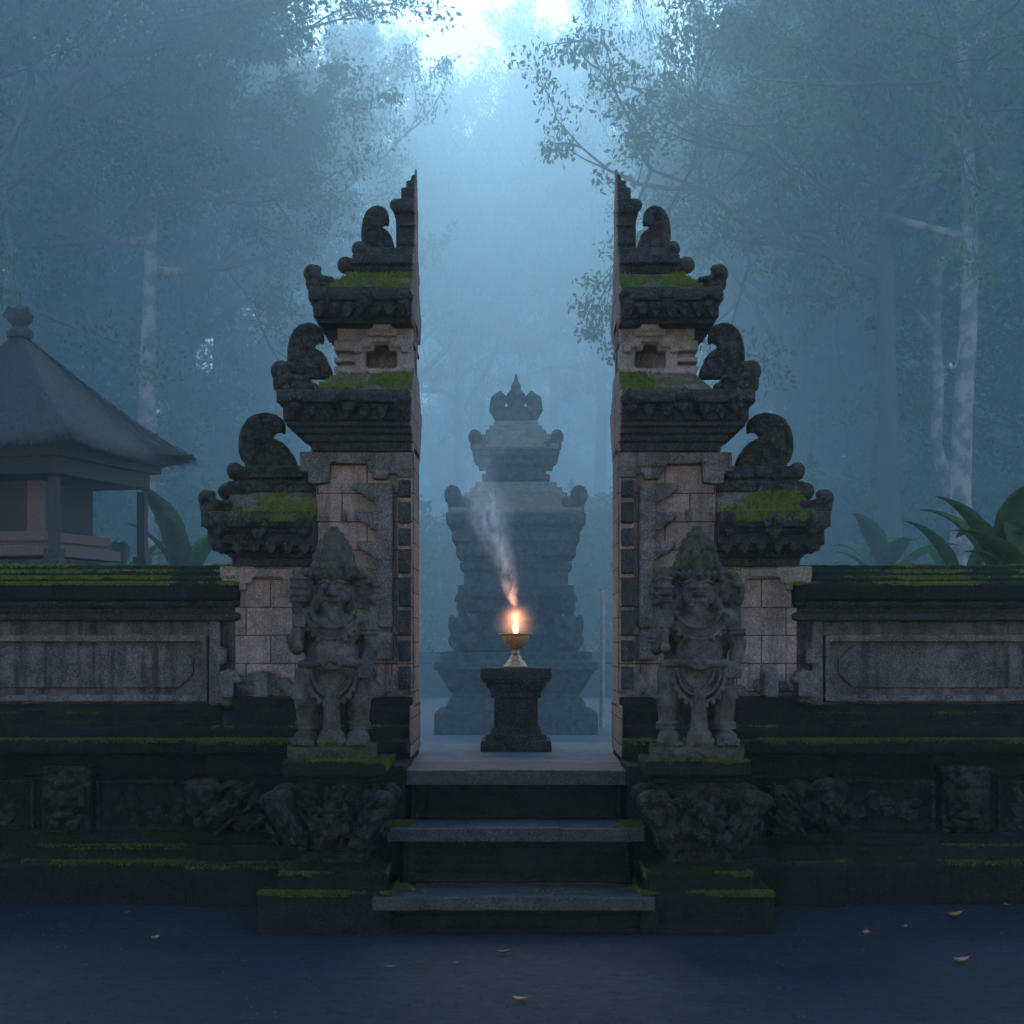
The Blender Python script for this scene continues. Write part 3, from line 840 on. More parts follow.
# ------------------------------------------------------------------ statue pedestals and guardians
def pedestal(sx, label):
    rnd = random.Random(21 + sx)
    CXP = 330.0
    root = thing('statue_pedestal', label, 'pedestal', (sx * -1.37, 13.15, 0), 'carved pedestals beside the steps')
    YC = 13.12
    def s(mb, a, b, yt, yb, f, a2=None, b2=None, f2=None):
        a2 = a if a2 is None else a2; b2 = b if b2 is None else b2; f2 = f if f2 is None else f2
        mb.frus(WX(a, f), WX(b, f), f, 2 * YC - f, WZ(yb, f) if yb < 930 else -.04, WX(a2, f2), WX(b2, f2), f2, 2 * YC - f2, WZ(yt, f2))
    m = MB(sx); s(m, 257, 391, 893, 940, 12.62)
    m.build('plinth', M['base'], root, voxel=.016, disp=.012)
    m = MB(sx); s(m, 279, 384, 873, 894, 12.72); s(m, 282, 382, 862, 874, 12.74, 296, 368, 12.83)
    m.build('sloped_base', M['base'], root, voxel=.014, disp=.012)
    m = MB(sx); s(m, 300, 366, 846, 864, 12.84); s(m, 292, 374, 790, 850, 12.80); s(m, 298, 372, 774, 792, 12.84)
    m.build('pedestal_body', M['basecarve'], root, voxel=.012, disp=.016)
    m = MB(sx); s(m, 281, 386, 761, 777, 12.70); s(m, 289, 380, 776, 783, 12.78)
    m.build('top_slab', M['base'], root, voxel=.014, disp=.012)
    # carved winged corners
    m = MB(sx); f = 12.74
    def e(px, py, dy, rx, ry, rz, a=0):
        m.ell((WX(px, f), f + dy, WZ(py, f)), (rx, ry, rz), rot=Matrix.Rotation(a, 3, 'Y').to_quaternion())
    for (d, ox) in ((-1, 290), (1, 368)):
        for (bk, dy) in ((0, 0), (1, .66)):
            px = lambda t: ox + d * t
            m.cap((WX(px(-8), f), f + dy, WZ(842, f)), (WX(px(12), f), f + dy, WZ(806, f)), .085, .10)
            e(px(14), 800, dy, .10, .12, .075, .2 * d); e(px(20 if d > 0 else 22), 801, dy - .02, .06, .09, .065); e(px(4), 798, dy - .02, .07, .09, .07)
            e(px(6), 818, dy - .05, .07, .09, .09); e(px(-4), 830, dy - .05, .07, .08, .09); e(px(16), 812, dy - .03, .05, .08, .05)
            if not bk:
                for i in range(16): e(px(rnd.uniform(-8, 20)), rnd.uniform(800, 840), -.10 + rnd.uniform(-.02, .03), .014, .04, rnd.uniform(.035, .07), d * rnd.uniform(.1, .9))
    # central mask
    e(331, 822, .0, .11, .10, .16); e(331, 806, -.06, .05, .05, .05); e(322, 812, -.07, .03, .03, .03); e(340, 812, -.07, .03, .03, .03)
    e(331, 820, -.1, .03, .05, .04); e(331, 834, -.06, .07, .06, .05); e(315, 826, -.03, .06, .06, .1, .2); e(347, 826, -.03, .06, .06, .1, -.2)
    for i in range(34):
        q = rnd.uniform(300, 362); e(q, rnd.uniform(796, 846), -.05 + rnd.uniform(-.03, .02), .014, .045, rnd.uniform(.03, .065), (q - 331) / 31 * .8 + rnd.uniform(-.25, .25))
    m.build('winged_carving', M['basecarve'], root, voxel=.009, disp=.010, disp_size=.05)
    P = []
    for (a, b, y, f, n, thr) in [(281, 386, 761, 12.70, 3500, -.2), (279, 384, 873, 12.72, 2200, .0), (257, 391, 893, 12.62, 4200, -.1)]:
        z = WZ(y, f); x0, x1 = sx * WX(a, f), sx * WX(b, f)
        P.append(moss_quad((x0, f, z), (x1, f, z), (x0, f + .14, z), (x1, f + .14, z), n, thr=thr))
        P.append(moss_quad((x0, f - .006, z), (x1, f - .006, z), (x0, f - .006, z - .03), (x1, f - .006, z - .03), n // 3, thr=thr, edge=.45))
        P.append(moss_quad((x1 + sx * .006, f, z), (x1 + sx * .006, f + .8, z), (x1 + sx * .006, f, z - .07), (x1 + sx * .006, f + .8, z - .07), n // 2, thr=thr, edge=.4))
    moss_pts_to_mesh(np.concatenate(P), .013, 'moss', root)
pedestal(1, 'carved mossy pedestal with winged corners under the left guardian statue')
pedestal(-1, 'carved mossy pedestal with winged corners under the right guardian statue')

def guardian(sx, label):
    """crowned temple guardian carved in one block; coordinates in pixels from (334,757)"""
    rnd = random.Random(40 + sx)
    D0 = 13.08; S = D0 / F
    zb = WZ(761, 12.70)
    X0 = sx * WX(334, D0) if sx > 0 else -WX(334, D0) - 1 * S
    fat = 1.0 if sx > 0 else 1.06
    root = thing('guardian_statue', label, 'statue', (X0, D0, zb), 'stone guardians flanking the steps')
    def Pt(x, z, y=0): return (X0 + x * S * fat, D0 + y * S, zb + z * S)
    def E(mb, x, z, y, rx, rz, ry, a=0):
        mb.ell(Pt(x, z, y), (rx * S, ry * S, rz * S), 14, 10, rot=Matrix.Rotation(a, 3, 'Y').to_quaternion() if a else None)
    def C(mb, p, q, r0, r1=None): mb.cap(Pt(*p), Pt(*q), r0 * S, (r0 if r1 is None else r1) * S)
    def T(mb, pts, r): mb.tube([Pt(*p) for p in pts], [r * S] * len(pts) if not hasattr(r, '__len__') else [q * S for q in r], 8)
    b = MB(1)
    # block under the feet
    fb = MB(1); fb.box(Pt(-43, 0)[0], Pt(41, 0)[0], Pt(0, 0, -30)[1], Pt(0, 0, 30)[1], Pt(0, -2)[2], Pt(0, 13)[2])
    for i in range(16): E(fb, rnd.uniform(-38, 36), rnd.uniform(2, 10), -29, rnd.uniform(4, 8), rnd.uniform(3, 6), 4)
    fb.build('foot_block', M['crown'], root, voxel=.008, disp=.012, disp_size=.06)
    # feet
    for s_ in (-1, 1):
        fx = 26 * s_ - 1
        E(b, fx, 20, -12, 12, 9, 17); E(b, fx + s_ * 2, 17, -24, 12, 6, 8)
        for t in range(5): E(b, fx - 8 + t * 4.3, 15.5, -30, 2.4, 3.2, 4)
        C(b, (fx, 24, 0), (fx + s_ * -1, 54, -1), 9.5, 12.5)           # shank
        C(b, (fx + s_ * -1, 54, -2), (fx - s_ * 5, 84, 0), 13.5, 17)     # thigh
        E(b, fx, 57, -9, 10, 9, 8)                                      # knee
        for zz in (30, 34, 60): T(b, [(fx + 13.2 * math.cos(a) * (.8 if zz < 40 else 1), zz, -1 + 13.2 * math.sin(a) * (.85 if zz < 40 else 1)) for a in [i * math.pi / 8 for i in range(17)]], 1.8)
    # back slab that ties the figure together
    C(b, (-20, 18, 17), (-19, 120, 16), 9, 13); C(b, (20, 18, 17), (19, 120, 16), 9, 13)
    E(b, 0, 150, 9, 30, 30, 8); E(b, 0, 118, 8, 36, 30, 7)
    # hips, belly, chest
    E(b, 0, 86, 0, 33, 17, 22); E(b, 0, 104, -7, 26, 19, 22); E(b, 0, 128, -2, 31, 19, 19); E(b, -13, 131, -12, 12, 10, 9); E(b, 13, 131, -12, 12, 10, 9)
    E(b, -27, 138, 0, 13, 12, 13); E(b, 27, 138, 0, 13, 12, 13)
    C(b, (0, 138, 0), (0, 152, -2), 12, 11)                             # neck
    # belt with mask buckle
    T(b, [(33 * math.cos(a), 93 + 2 * math.sin(a), -25 * math.sin(a)) for a in [i * math.pi / 10 for i in range(11)]], 4.2)
    E(b, 0, 94, -27, 10, 8, 6); E(b, -4, 97, -33, 3, 3, 3); E(b, 4, 97, -33, 3, 3, 3); E(b, 0, 90, -32, 6, 2.5, 3)
    # girdle: three beaded crescents
    for k, (w, dz, r) in enumerate([(25, 33, 2.2), (20, 26, 1.8), (14, 18, 1.6)]):
        pts = []
        for i in range(13):
            a = math.pi * i / 12; pts.append((-w * math.cos(a), 88 - dz * math.sin(a), -21 - 3 * math.sin(a)))
        T(b, pts, r)
        if k == 0:
            for p in pts: E(b, p[0], p[1] - 3, p[2] - 1, 2.6, 3, 2.6)
    E(b, 0, 74, -13, 22, 16, 11)
    # hanging loin cloth
    C(b, (0, 70, -20), (0, 26, -20), 7, 9); E(b, 0, 22, -22, 13, 10, 10); E(b, -9, 17, -25, 6, 6, 6); E(b, 9, 17, -25, 6, 6, 6)
    T(b, [(-4, 68, -27), (-4, 28, -29)], 1.3); T(b, [(4, 68, -27), (4, 28, -29)], 1.3)
    # necklaces
    for (w, z0, dz, r) in [(20, 146, 16, 2.4), (26, 145, 27, 2.2)]:
        T(b, [(-w * math.cos(math.pi * i / 12), z0 - dz * math.sin(math.pi * i / 12), -13 - 9 * math.sin(math.pi * i / 12)) for i in range(13)], r)
    for i in range(13):
        a = math.pi * i / 12; E(b, -27 * math.cos(a), 143 - 29 * math.sin(a), -13 - 9 * math.sin(a), 2.6, 2.6, 2.6)
    # raised arm with club, outer side
    C(b, (-31, 138, -2), (-37, 112, -8), 9.5, 8.5); C(b, (-37, 112, -8), (-31, 132, -22), 8.5, 6)
    E(b, -31, 136, -25, 6, 7, 6)
    for t in range(4): C(b, (-36, 131 + t * 3.4, -28), (-27, 131 + t * 3.2, -31), 2.0 - .1 * t, 1.7)
    C(b, (-27, 131, -25), (-26, 139, -30), 2.2, 1.8)
    for zz in (116, 120): T(b, [(-37 + 9.5 * math.cos(a), zz, -7 + 9.5 * math.sin(a)) for a in [i * math.pi / 6 for i in range(13)]], 1.6)
    # lowered arm with fist at the hip
    C(b, (31, 138, -2), (39, 112, 0), 9.5, 8.5); C(b, (39, 112, 0), (33, 90, -14), 8, 6.5)
    E(b, 32, 86, -18, 7.5, 7.5, 7)
    for t in range(4): C(b, (28 + t * 3.3, 88, -24), (28 + t * 3.2, 81, -24), 2.1 - .15 * abs(t - 1), 1.8)
    C(b, (26, 88, -18), (27, 82, -24), 2.3, 1.8)
    for zz in (124, 128): T(b, [(35 + 10 * math.cos(a), zz, -1 + 10 * math.sin(a)) for a in [i * math.pi / 6 for i in range(13)]], 1.6)
    # head and face
    E(b, 0, 165, -4, 15.5, 19, 16); E(b, 0, 153, -9, 11.5, 9, 10)
    E(b, -10, 160, -12, 7, 7, 7); E(b, 10, 160, -12, 7, 7, 7)           # cheeks
    E(b, -6.5, 170, -17.5, 4.6, 3.6, 3.6); E(b, 6.5, 170, -17.5, 4.6, 3.6, 3.6)   # eyes
    T(b, [(-13, 174, -15), (-7, 176.5, -19.5), (-1, 173.5, -20)], 1.9); T(b, [(13, 174, -15), (7, 176.5, -19.5), (1, 173.5, -20)], 1.9)
    C(b, (0, 173, -19), (0, 164, -23), 2.4, 3.8); E(b, -4, 162.5, -20, 2.8, 2.4, 3); E(b, 4, 162.5, -20, 2.8, 2.4, 3)
    T(b, [(-9, 158, -15), (-4, 156, -19.5), (0, 156.6, -20.5), (4, 156, -19.5), (9, 158, -15)], 1.7)
    T(b, [(-8, 152.5, -15), (0, 149.5, -20), (8, 152.5, -15)], 1.9)
    for s_ in (-1, 1): C(b, (s_ * 5, 156, -20), (s_ * 5.6, 151, -20.5), 1.2, .7)
    C(b, (0, 148, -16), (0, 138, -18), 6.5, 3)                          # beard
    for s_ in (-1, 1):
        E(b, s_ * 16.5, 165, -1, 4, 8, 5); E(b, s_ * 17.5, 153, -3, 4.5, 6, 4.5)   # ears, earrings
        T(b, [(s_ * 17, 160, -5), (s_ * 22, 150, -6), (s_ * 21, 140, -8)], 2.6)
    # hair and ornament masses behind shoulders
    for s_ in (-1, 1):
        E(b, s_ * 25, 168, 10, 11, 17, 9); E(b, s_ * 33, 176, 10, 9, 11, 7); E(b, s_ * 36, 158, 8, 8, 12, 7); E(b, s_ * 22, 184, 9, 8, 8, 7)
        for i in range(9):
            a = i / 8 * 2.4 - .6; E(b, s_ * (27 + 15 * math.cos(a)), 166 + 19 * math.sin(a), 4, 4.2, 4.2, 4)
        for i in range(7): E(b, s_ * rnd.uniform(20, 38), rnd.uniform(148, 186), 1, 3.5, 3.5, 4)
        C(b, (s_ * 36, 150, 8), (s_ * 38, 108, 8), 7, 6)
    body = b.build('body', M['statue'], root, voxel=.006, disp=.0035, disp_size=.04)
    # crown
    c = MB(1)
    prof = [(15, 168), (17, 176), (19.5, 178), (20.5, 183), (18.5, 187), (20, 190), (18, 197), (17, 203), (15, 208), (13.5, 214), (11, 217), (10.5, 222), (7, 226), (3, 228)]
    c.lathe([(r * S, zb + z * S) for r, z in prof], Pt(0, 0)[0], Pt(0, 0, -1)[1], 20)
    for (r, z, n, q) in [(20.5, 183, 16, 3.2), (19.5, 191.5, 11, 4.4), (17.5, 200, 10, 4.2), (15, 208, 9, 3.9), (12.3, 215, 7, 3.7), (8.5, 221.5, 6, 3.2), (4, 227, 4, 2.8)]:
        for i in range(n):
            a = 2 * math.pi * i / n + z
            c.ell(Pt(r * math.cos(a), z, -1 + r * math.sin(a)), (q * S, q * S, q * S * 1.25), 8, 6)
    E(c, 0, 189, -20, 6, 8, 4); E(c, 0, 199, -17, 4, 5, 3)
    cr = c.build('crown', M['crown'], root, voxel=.006, disp=.003, disp_size=.04)
    # club
    k = MB(1)
    C(k, (-32, 112, -28), (-32, 160, -27), 3.2, 3.6); C(k, (-32, 158, -27), (-33, 176, -26), 6.2, 7.6)
    for z in (156, 163, 170, 178): T(k, [(-32.5 + 7.6 * math.cos(a), z, -26.5 + 7.6 * math.sin(a)) for a in [i * math.pi / 6 for i in range(13)]], 1.7)
    E(k, -33, 184, -26, 4, 6, 4); E(k, -32, 110, -28, 5, 5, 5)
    k.build('club', M['statue'], root, voxel=.0075, disp=.006, disp_size=.05)
    # moss on crown and foot block
    P = []
    for i in range(2600):
        a = rnd.uniform(0, 2 * math.pi); z = rnd.uniform(188, 230); r = 20 - (z - 186) * .38
        p = Pt(r * math.cos(a), z, -1 + r * math.sin(a)); 
        if fbm(p[0] * 4, p[1] * 4, p[2] * 4) > -.15: P.append((p[0], p[1], p[2]))
    for i in range(1400):
        p = Pt(rnd.uniform(-43, 41), 13, rnd.uniform(-30, -20))
        if fbm(p[0] * 3, p[1] * 3, p[2] * 3) > -.1: P.append((p[0], p[1], p[2]))
    for i in range(900):
        s_ = rnd.choice((-1, 1)); p = Pt(s_ * rnd.uniform(24, 42), rnd.uniform(176, 190), rnd.uniform(0, 14))
        if fbm(p[0] * 5, p[1] * 5, p[2] * 5) > .1: P.append((p[0], p[1], p[2]))
    moss_pts_to_mesh(np.array(P), .013, 'moss', root)
guardian(1, 'crowned stone guardian with raised club standing left of the steps')
guardian(-1, 'crowned stone guardian with raised club standing right of the steps')

# ------------------------------------------------------------------ lamp pedestal, lamp, smoke
def lamp_pedestal():
    root = thing('lamp_pedestal', 'dark moulded stone pedestal carrying the oil lamp in the gateway', 'pedestal', (0, 16.27, TZ))
    YC = 16.27
    def s(mb, a, yt, yb, a2=None):
        a2 = a if a2 is None else a2
        f, f2 = YC - a * .0093, YC - a2 * .0093
        w, w2 = a * f / F, a2 * f2 / F
        mb.frus(-w, w, YC - w, YC + w, WZ(yb, f), -w2, w2, YC - w2, YC + w2, WZ(yt, f2))
    m = MB(); s(m, 35.5, 741, 752.2); m.build('plinth', M['dark'], root, voxel=.01, disp=.006)
    m = MB(); s(m, 31, 735, 742); s(m, 28, 728, 736, 24); m.build('base_moulding', M['dark'], root, voxel=.01, disp=.006)
    m = MB(); s(m, 22, 697, 729); m.build('shaft', M['dark'], root, voxel=.01, disp=.006)
    m = MB(); s(m, 25, 693, 698); s(m, 24, 684, 694, 31); s(m, 30, 682, 686); m.build('capital', M['dark'], root, voxel=.01, disp=.006)
    m = MB(); s(m, 33, 678, 683, 35); s(m, 35.5, 668, 679); m.build('top_slab', M['dark'], root, voxel=.01, disp=.006)
    return YC
YC = lamp_pedestal()
LT = WZ(668, 15.95)
LX = WX(515.5, 16.1)
def lamp():
    root = thing('oil_lamp', 'footed copper oil lamp burning with a small orange flame on the dark pedestal', 'lamp', (LX, YC, LT))
    s = 16.2 / F
    def Zp(h): return LT + h * s
    m = MB(); m.lathe([(12 * s, LT), (12.5 * s, Zp(1)), (11.5 * s, Zp(3)), (9.5 * s, Zp(4)), (9.8 * s, Zp(5.5)), (7.5 * s, Zp(7)), (6 * s, Zp(9)), (6.3 * s, Zp(10)), (4.4 * s, Zp(12)), (3.6 * s, Zp(13.5))], LX, YC, 32)
    m.build('foot', M['brass'], root, smooth=True)
    m = MB(); m.lathe([(3.6 * s, Zp(13)), (4.6 * s, Zp(14.5)), (3.4 * s, Zp(16)), (3.6 * s, Zp(19))], LX, YC, 24)
    m.build('stem', M['brass'], root, smooth=True)
    m = MB(); m.lathe([(3.4 * s, Zp(18.5)), (7 * s, Zp(20)), (11 * s, Zp(24)), (13.3 * s, Zp(29)), (13.8 * s, Zp(33)), (12.8 * s, Zp(33)), (12.2 * s, Zp(30)), (3 * s, Zp(28.5))], LX, YC, 40)
    bowl = m.build('bowl', M['clay'], root, smooth=True)
    m = MB(); m.lathe([(13 * s, Zp(32.6)), (17.3 * s, Zp(33.2)), (17.3 * s, Zp(34.2)), (13 * s, Zp(34.2)), (12.6 * s, Zp(33.4))], LX, YC, 40)
    m.build('rim', M['brass'], bowl, smooth=True)
    m = MB(); m.cap((LX, YC, Zp(28)), (LX, YC, Zp(35)), 1.1 * s)
    m.build('wick', M['darkwood'], root, smooth=True)
    m = MB(); m.lathe([(.8 * s, Zp(34)), (2.0 * s, Zp(36)), (2.5 * s, Zp(38.5)), (2.1 * s, Zp(41.5)), (1.2 * s, Zp(45)), (.15 * s, Zp(49.5))], LX, YC, 16)
    fm = bpy.data.materials.new('flame'); fm.use_nodes = True; t = fm.node_tree
    e = t.nodes.new('ShaderNodeEmission'); e.inputs[0].default_value = (1, .40, .11, 1); e.inputs[1].default_value = 7
    t.links.new(e.outputs[0], t.nodes['Material Output'].inputs[0])
    fl = m.build('flame', fm, root, smooth=True); fl.visible_shadow = True
    ld = bpy.data.lights.new('flame_light', 'POINT'); ld.energy = 2.6; ld.color = (1, .36, .14); ld.shadow_soft_size = .03
    lo = bpy.data.objects.new('flame_light', ld); col.objects.link(lo); lo.parent = root
    lo.location = (0, -.0, Zp(53) - LT)
lamp()
def smoke():
    D = YC; m = MB()
    pts = [(516, 656, 22), (516, 630, 32), (515, 606, 30), (511, 594, 30), (506, 576, 31), (499, 558, 34), (492, 535, 38), (484, 505, 42), (475, 475, 44), (468, 436, 44)]
    m.tube([(WX(a, D), D, WZ(b, D)) for a, b, w in pts], [w * D / F for a, b, w in pts], 20)
    mt = bpy.data.materials.new('smoke'); mt.use_nodes = True; t = mt.node_tree
    for n in list(t.nodes): t.nodes.remove(n)
    L = t.links.new
    def ma(op, a, b=0.0, clamp=False):
        nd = t.nodes.new('ShaderNodeMath'); nd.operation = op; nd.use_clamp = clamp
        for i, v in ((0, a), (1, b)):
            if isinstance(v, (int, float)): nd.inputs[i].default_value = v
            else: L(v, nd.inputs[i])
        return nd.outputs[0]
    def mr(v, a, b, c, d):
        nd = t.nodes.new('ShaderNodeMapRange'); L(v, nd.inputs[0])
        for i, q in enumerate((a, b, c, d)): nd.inputs[i + 1].default_value = q
        return nd.outputs[0]
    out = t.nodes.new('ShaderNodeOutputMaterial'); pv = t.nodes.new('ShaderNodeVolumePrincipled')
    pv.inputs['Color'].default_value = (.80, .85, .92, 1); pv.inputs['Anisotropy'].default_value = .1
    g = t.nodes.new('ShaderNodeNewGeometry'); sp = t.nodes.new('ShaderNodeSeparateXYZ'); L(g.outputs['Position'], sp.inputs[0])
    X, Y, Zc = sp.outputs
    no2 = t.nodes.new('ShaderNodeTexNoise'); no2.inputs['Scale'].default_value = 3.5; no2.inputs['Detail'].default_value = 3; L(g.outputs['Position'], no2.inputs['Vector'])
    z0, z1 = WZ(606, D), WZ(438, D)
    h = mr(Zc, z0, z1, 0, 1)
    ax = ma('ADD', ma('MULTIPLY', h, WX(468, D) - WX(514, D)), WX(514.5, D))
    ax = ma('ADD', ax, ma('MULTIPLY', ma('SUBTRACT', no2.outputs['Fac'], .5), ma('MULTIPLY', h, .75)))
    w = ma('ADD', ma('MULTIPLY', ma('POWER', h, .7), .30), .03)
    dx = ma('SUBTRACT', X, ax); dy = ma('SUBTRACT', Y, D)
    r = ma('DIVIDE', ma('SQRT', ma('ADD', ma('MULTIPLY', dx, dx), ma('MULTIPLY', dy, dy))), w)
    core = ma('POWER', ma('SUBTRACT', 1.0, r, True), 1.5)
    no = t.nodes.new('ShaderNodeTexNoise'); no.inputs['Scale'].default_value = 9; no.inputs['Detail'].default_value = 5; no.inputs['Roughness'].default_value = .65; no.inputs['Distortion'].default_value = 1.6
    mp = t.nodes.new('ShaderNodeMapping'); mp.inputs['Scale'].default_value = (1.2, 1, .62); mp.inputs['Rotation'].default_value = (0, R(-20), 0)
    L(g.outputs['Position'], mp.inputs[0]); L(mp.outputs[0], no.inputs['Vector'])
    d1 = ma('MULTIPLY', ma('MULTIPLY', core, mr(no.outputs['Fac'], .43, .63, .03, 1.2)), ma('MULTIPLY', mr(Zc, z0, z1, 11, 0), mr(Zc, z0 - .05, z0 + .05, 0, 1)))
    fz = ma('SUBTRACT', Zc, WZ(624, D)); fx = ma('SUBTRACT', X, LX)
    rr = ma('SQRT', ma('ADD', ma('ADD', ma('MULTIPLY', fx, fx), ma('MULTIPLY', fz, fz)), ma('MULTIPLY', dy, dy)))
    d2 = ma('MULTIPLY', ma('POWER', ma('SUBTRACT', 1.0, ma('DIVIDE', rr, .30), True), 3.2), 1.3)  # ball of extra density added round the flame to give it a halo
    L(ma('ADD', d1, d2), pv.inputs['Density']); L(pv.outputs[0], out.inputs['Volume'])
    o = m.build('smoke', mt); o['kind'] = 'stuff'; o['label'] = 'pale smoke drifting up and left from the lamp flame'; o['category'] = 'smoke'
smoke()

# ------------------------------------------------------------------ shrine in the courtyard
def shrine():
    D = 34.0; s = D / F
    YM = D + 82 * s
    zb = GZ
    root = thing('stone_shrine', 'tall tiered stone shrine fading into mist behind the oil lamp', 'shrine', (0, YM, zb))
    def half(px): return px * s
    def sl(mb, h, yt, yb, h2=None):
        """h half width in px at the axis depth; square plan"""
        h2 = h if h2 is None else h2
        f = YM - h * s; f2 = YM - h2 * s
        w = h * f / F; w2 = h2 * f2 / F
        mb.frus(-w, w, YM - w, YM + w, WZ(yb, f) if yb < 734 else zb - .05, -w2, w2, YM - w2, YM + w2, WZ(yt, f2))
    def part(nm, mb, mat=M['shrine'], v=.026, d=.02): return mb.build(nm, mat, root, voxel=v, disp=d)
    m = MB(); sl(m, 82, 713, 735); sl(m, 74, 698, 714, 66); part('plinth', m)
    m = MB(); sl(m, 64, 690, 700); sl(m, 66, 668, 692, 80); sl(m, 82, 662, 670); sl(m, 76, 652, 663); part('flared_base', m)
    m = MB(); sl(m, 46, 598, 653); sl(m, 50, 640, 652); sl(m, 54, 600, 612); part('lower_body', m)
    m = MB(); sl(m, 52, 546, 602); sl(m, 58, 585, 597); sl(m, 56, 562, 570); sl(m, 60, 546, 556); part('upper_body', m)
    m = MB(); f = YM - 53 * s
    m.box(WX(507, f), WX(512, f), f - .12, f + .2, WZ(622, f), WZ(562, f)); m.box(WX(533, f), WX(538, f), f - .12, f + .2, WZ(622, f), WZ(562, f)); m.box(WX(503, f), WX(542, f), f - .14, f + .2, WZ(563, f), WZ(556, f))
    dfr = part('door_frame', m, M['shrine'], .018, .01)
    m = MB(); m.box(WX(512, f), WX(533, f), f - .07, f + .1, WZ(621, f), WZ(563, f)); m.build('door', M['darkwood'], dfr, bevel=.01)
    m = MB(); 
    for (h, yt, yb) in [(59, 540, 547), (64, 531, 541), (60, 523, 532), (70, 512, 524)]: sl(m, h, yt, yb)
    part('cornice', m)
    m = MB()
    for i in range(6): sl(m, 67 - i * 5.2, 512 - (i + 1) * 5, 513 - i * 5)
    part('lower_roof', m, M['rooftile'])
    m = MB(); sl(m, 30, 460, 486); sl(m, 34, 474, 479); sl(m, 38, 455, 464); sl(m, 42, 448, 457); part('neck', m)
    m = MB()
    for i in range(6): sl(m, 43 - i * 4.2, 448 - (i + 1) * 4.6, 449 - i * 4.6)
    part('upper_roof', m, M['rooftile'])
    # corner ornaments
    for (hx, y, r, nm) in [(64, 495, 9, 'corner_scroll'), (42, 437, 7, 'corner_scroll')]:
        for a in (-1, 1):
            for b in (-1, 1):
                m = MB(); x = a * hx * s; yy = YM + b * hx * s * .93; z = WZ(y, YM - hx * s)
                m.ell((x, yy, z), (r * s, r * s, r * s * 1.2)); m.cap((x, yy, z), (x + a * -4 * s, yy - b * 4 * s, z - 16 * s), r * s * .7, r * s)
                m.ell((x - a * r * s * 1.3, yy, z - 8 * s), (r * s * .8,) * 3)
                part(nm, m, M['shrine'], .022, .02)
    # crowning curls and finial
    m = MB(); c = YM
    m.lathe([(15 * s, WZ(424, c)), (14 * s, WZ(416, c)), (9 * s, WZ(410, c)), (9 * s, WZ(404, c)), (8 * s, WZ(398, c)), (9.5 * s, WZ(394, c)), (5 * s, WZ(389, c)), (5.5 * s, WZ(386, c)), (2.5 * s, WZ(381, c)), (.6 * s, WZ(373, c))], 0, c, 16)
    for a in (-1, 1):
        m.tube([(a * x * s, c, WZ(y, c)) for x, y in ((8, 421), (17, 418), (22, 409), (21, 399), (16, 395), (12, 399), (14, 404))], [6 * s, 6.5 * s, 6.5 * s, 6 * s, 5 * s, 4 * s, 3 * s], 10)
        m.ell((a * 14 * s, c, WZ(412, c)), (5 * s, 5 * s, 7 * s))
    part('finial', m, M['shrine'], .018, .012)
    return D, YM, s, zb
D_, YM_, s_, zb_ = shrine()
# little seated guardians at the shrine front
for k, px in enumerate((463, 569)):
    f = YM_ - 66 * s_; zz = WZ(652, f)
    root = thing('shrine_guardian', ('small crouching stone figure on the shrine base, left of its door', 'small crouching stone figure on the shrine base, right of its door')[k], 'statue', (WX(px, f), f, zz), 'small figures on the shrine base')
    m = MB(); x = WX(px, f)
    def e(dx, dz, dy, rx, ry, rz): m.ell((x + dx * s_, f + dy * s_, zz + dz * s_), (rx * s_, ry * s_, rz * s_))
    e(0, 8, 0, 13, 12, 9); e(0, 26, 2, 10, 9, 14); e(0, 46, 0, 7, 7, 9); e(-9, 12, -6, 6, 8, 8); e(9, 12, -6, 6, 8, 8); e(-11, 28, -2, 4, 5, 10); e(11, 28, -2, 4, 5, 10)
    e(-7, 5, -12, 4, 6, 4); e(7, 5, -12, 4, 6, 4); e(0, 45, -6, 2, 3, 3); e(-3, 48, -6, 2, 2, 2); e(3, 48, -6, 2, 2, 2); e(0, 30, -7, 6, 4, 7)
    m.build('body', M['shrine'], root, voxel=.02, disp=.02)
    m = MB(); m.lathe([(8 * s_, zz + 50 * s_), (8.5 * s_, zz + 54 * s_), (6 * s_, zz + 60 * s_), (2.5 * s_, zz + 66 * s_)], x, f, 12)
    m.build('crown', M['shrine'], root, voxel=.02, disp=.015)

# low wall and posts at the far end of the court
for sx, lb in ((1, 'low stone wall behind the shrine, seen left of it'), (-1, 'low stone wall behind the shrine, seen right of it')):
    D = 56.0; root = thing('court_wall', lb, 'wall', (sx * -5, D, GZ), 'low walls closing the court')
    m = MB(sx); m.box(-14, -.5, D, D + .5, GZ - .1, WZ(664, D)); m.build('wall_body', M['shrine'], root, bevel=.02)
    m = MB(sx); m.box(-14.1, -.45, D - .1, D + .6, WZ(664, D) + .002, WZ(652, D)); m.build('coping', M['base'], root, voxel=.04, disp=.03)
m = MB(); m.tube([(WX(602, 37), 37, GZ), (WX(602, 37) + .02, 37, WZ(592, 37))], [.06, .05], 8)
tag(m.build('bare_post', M['pinktrim']), 'slim pale post standing in the mist right of the shrine', 'post')

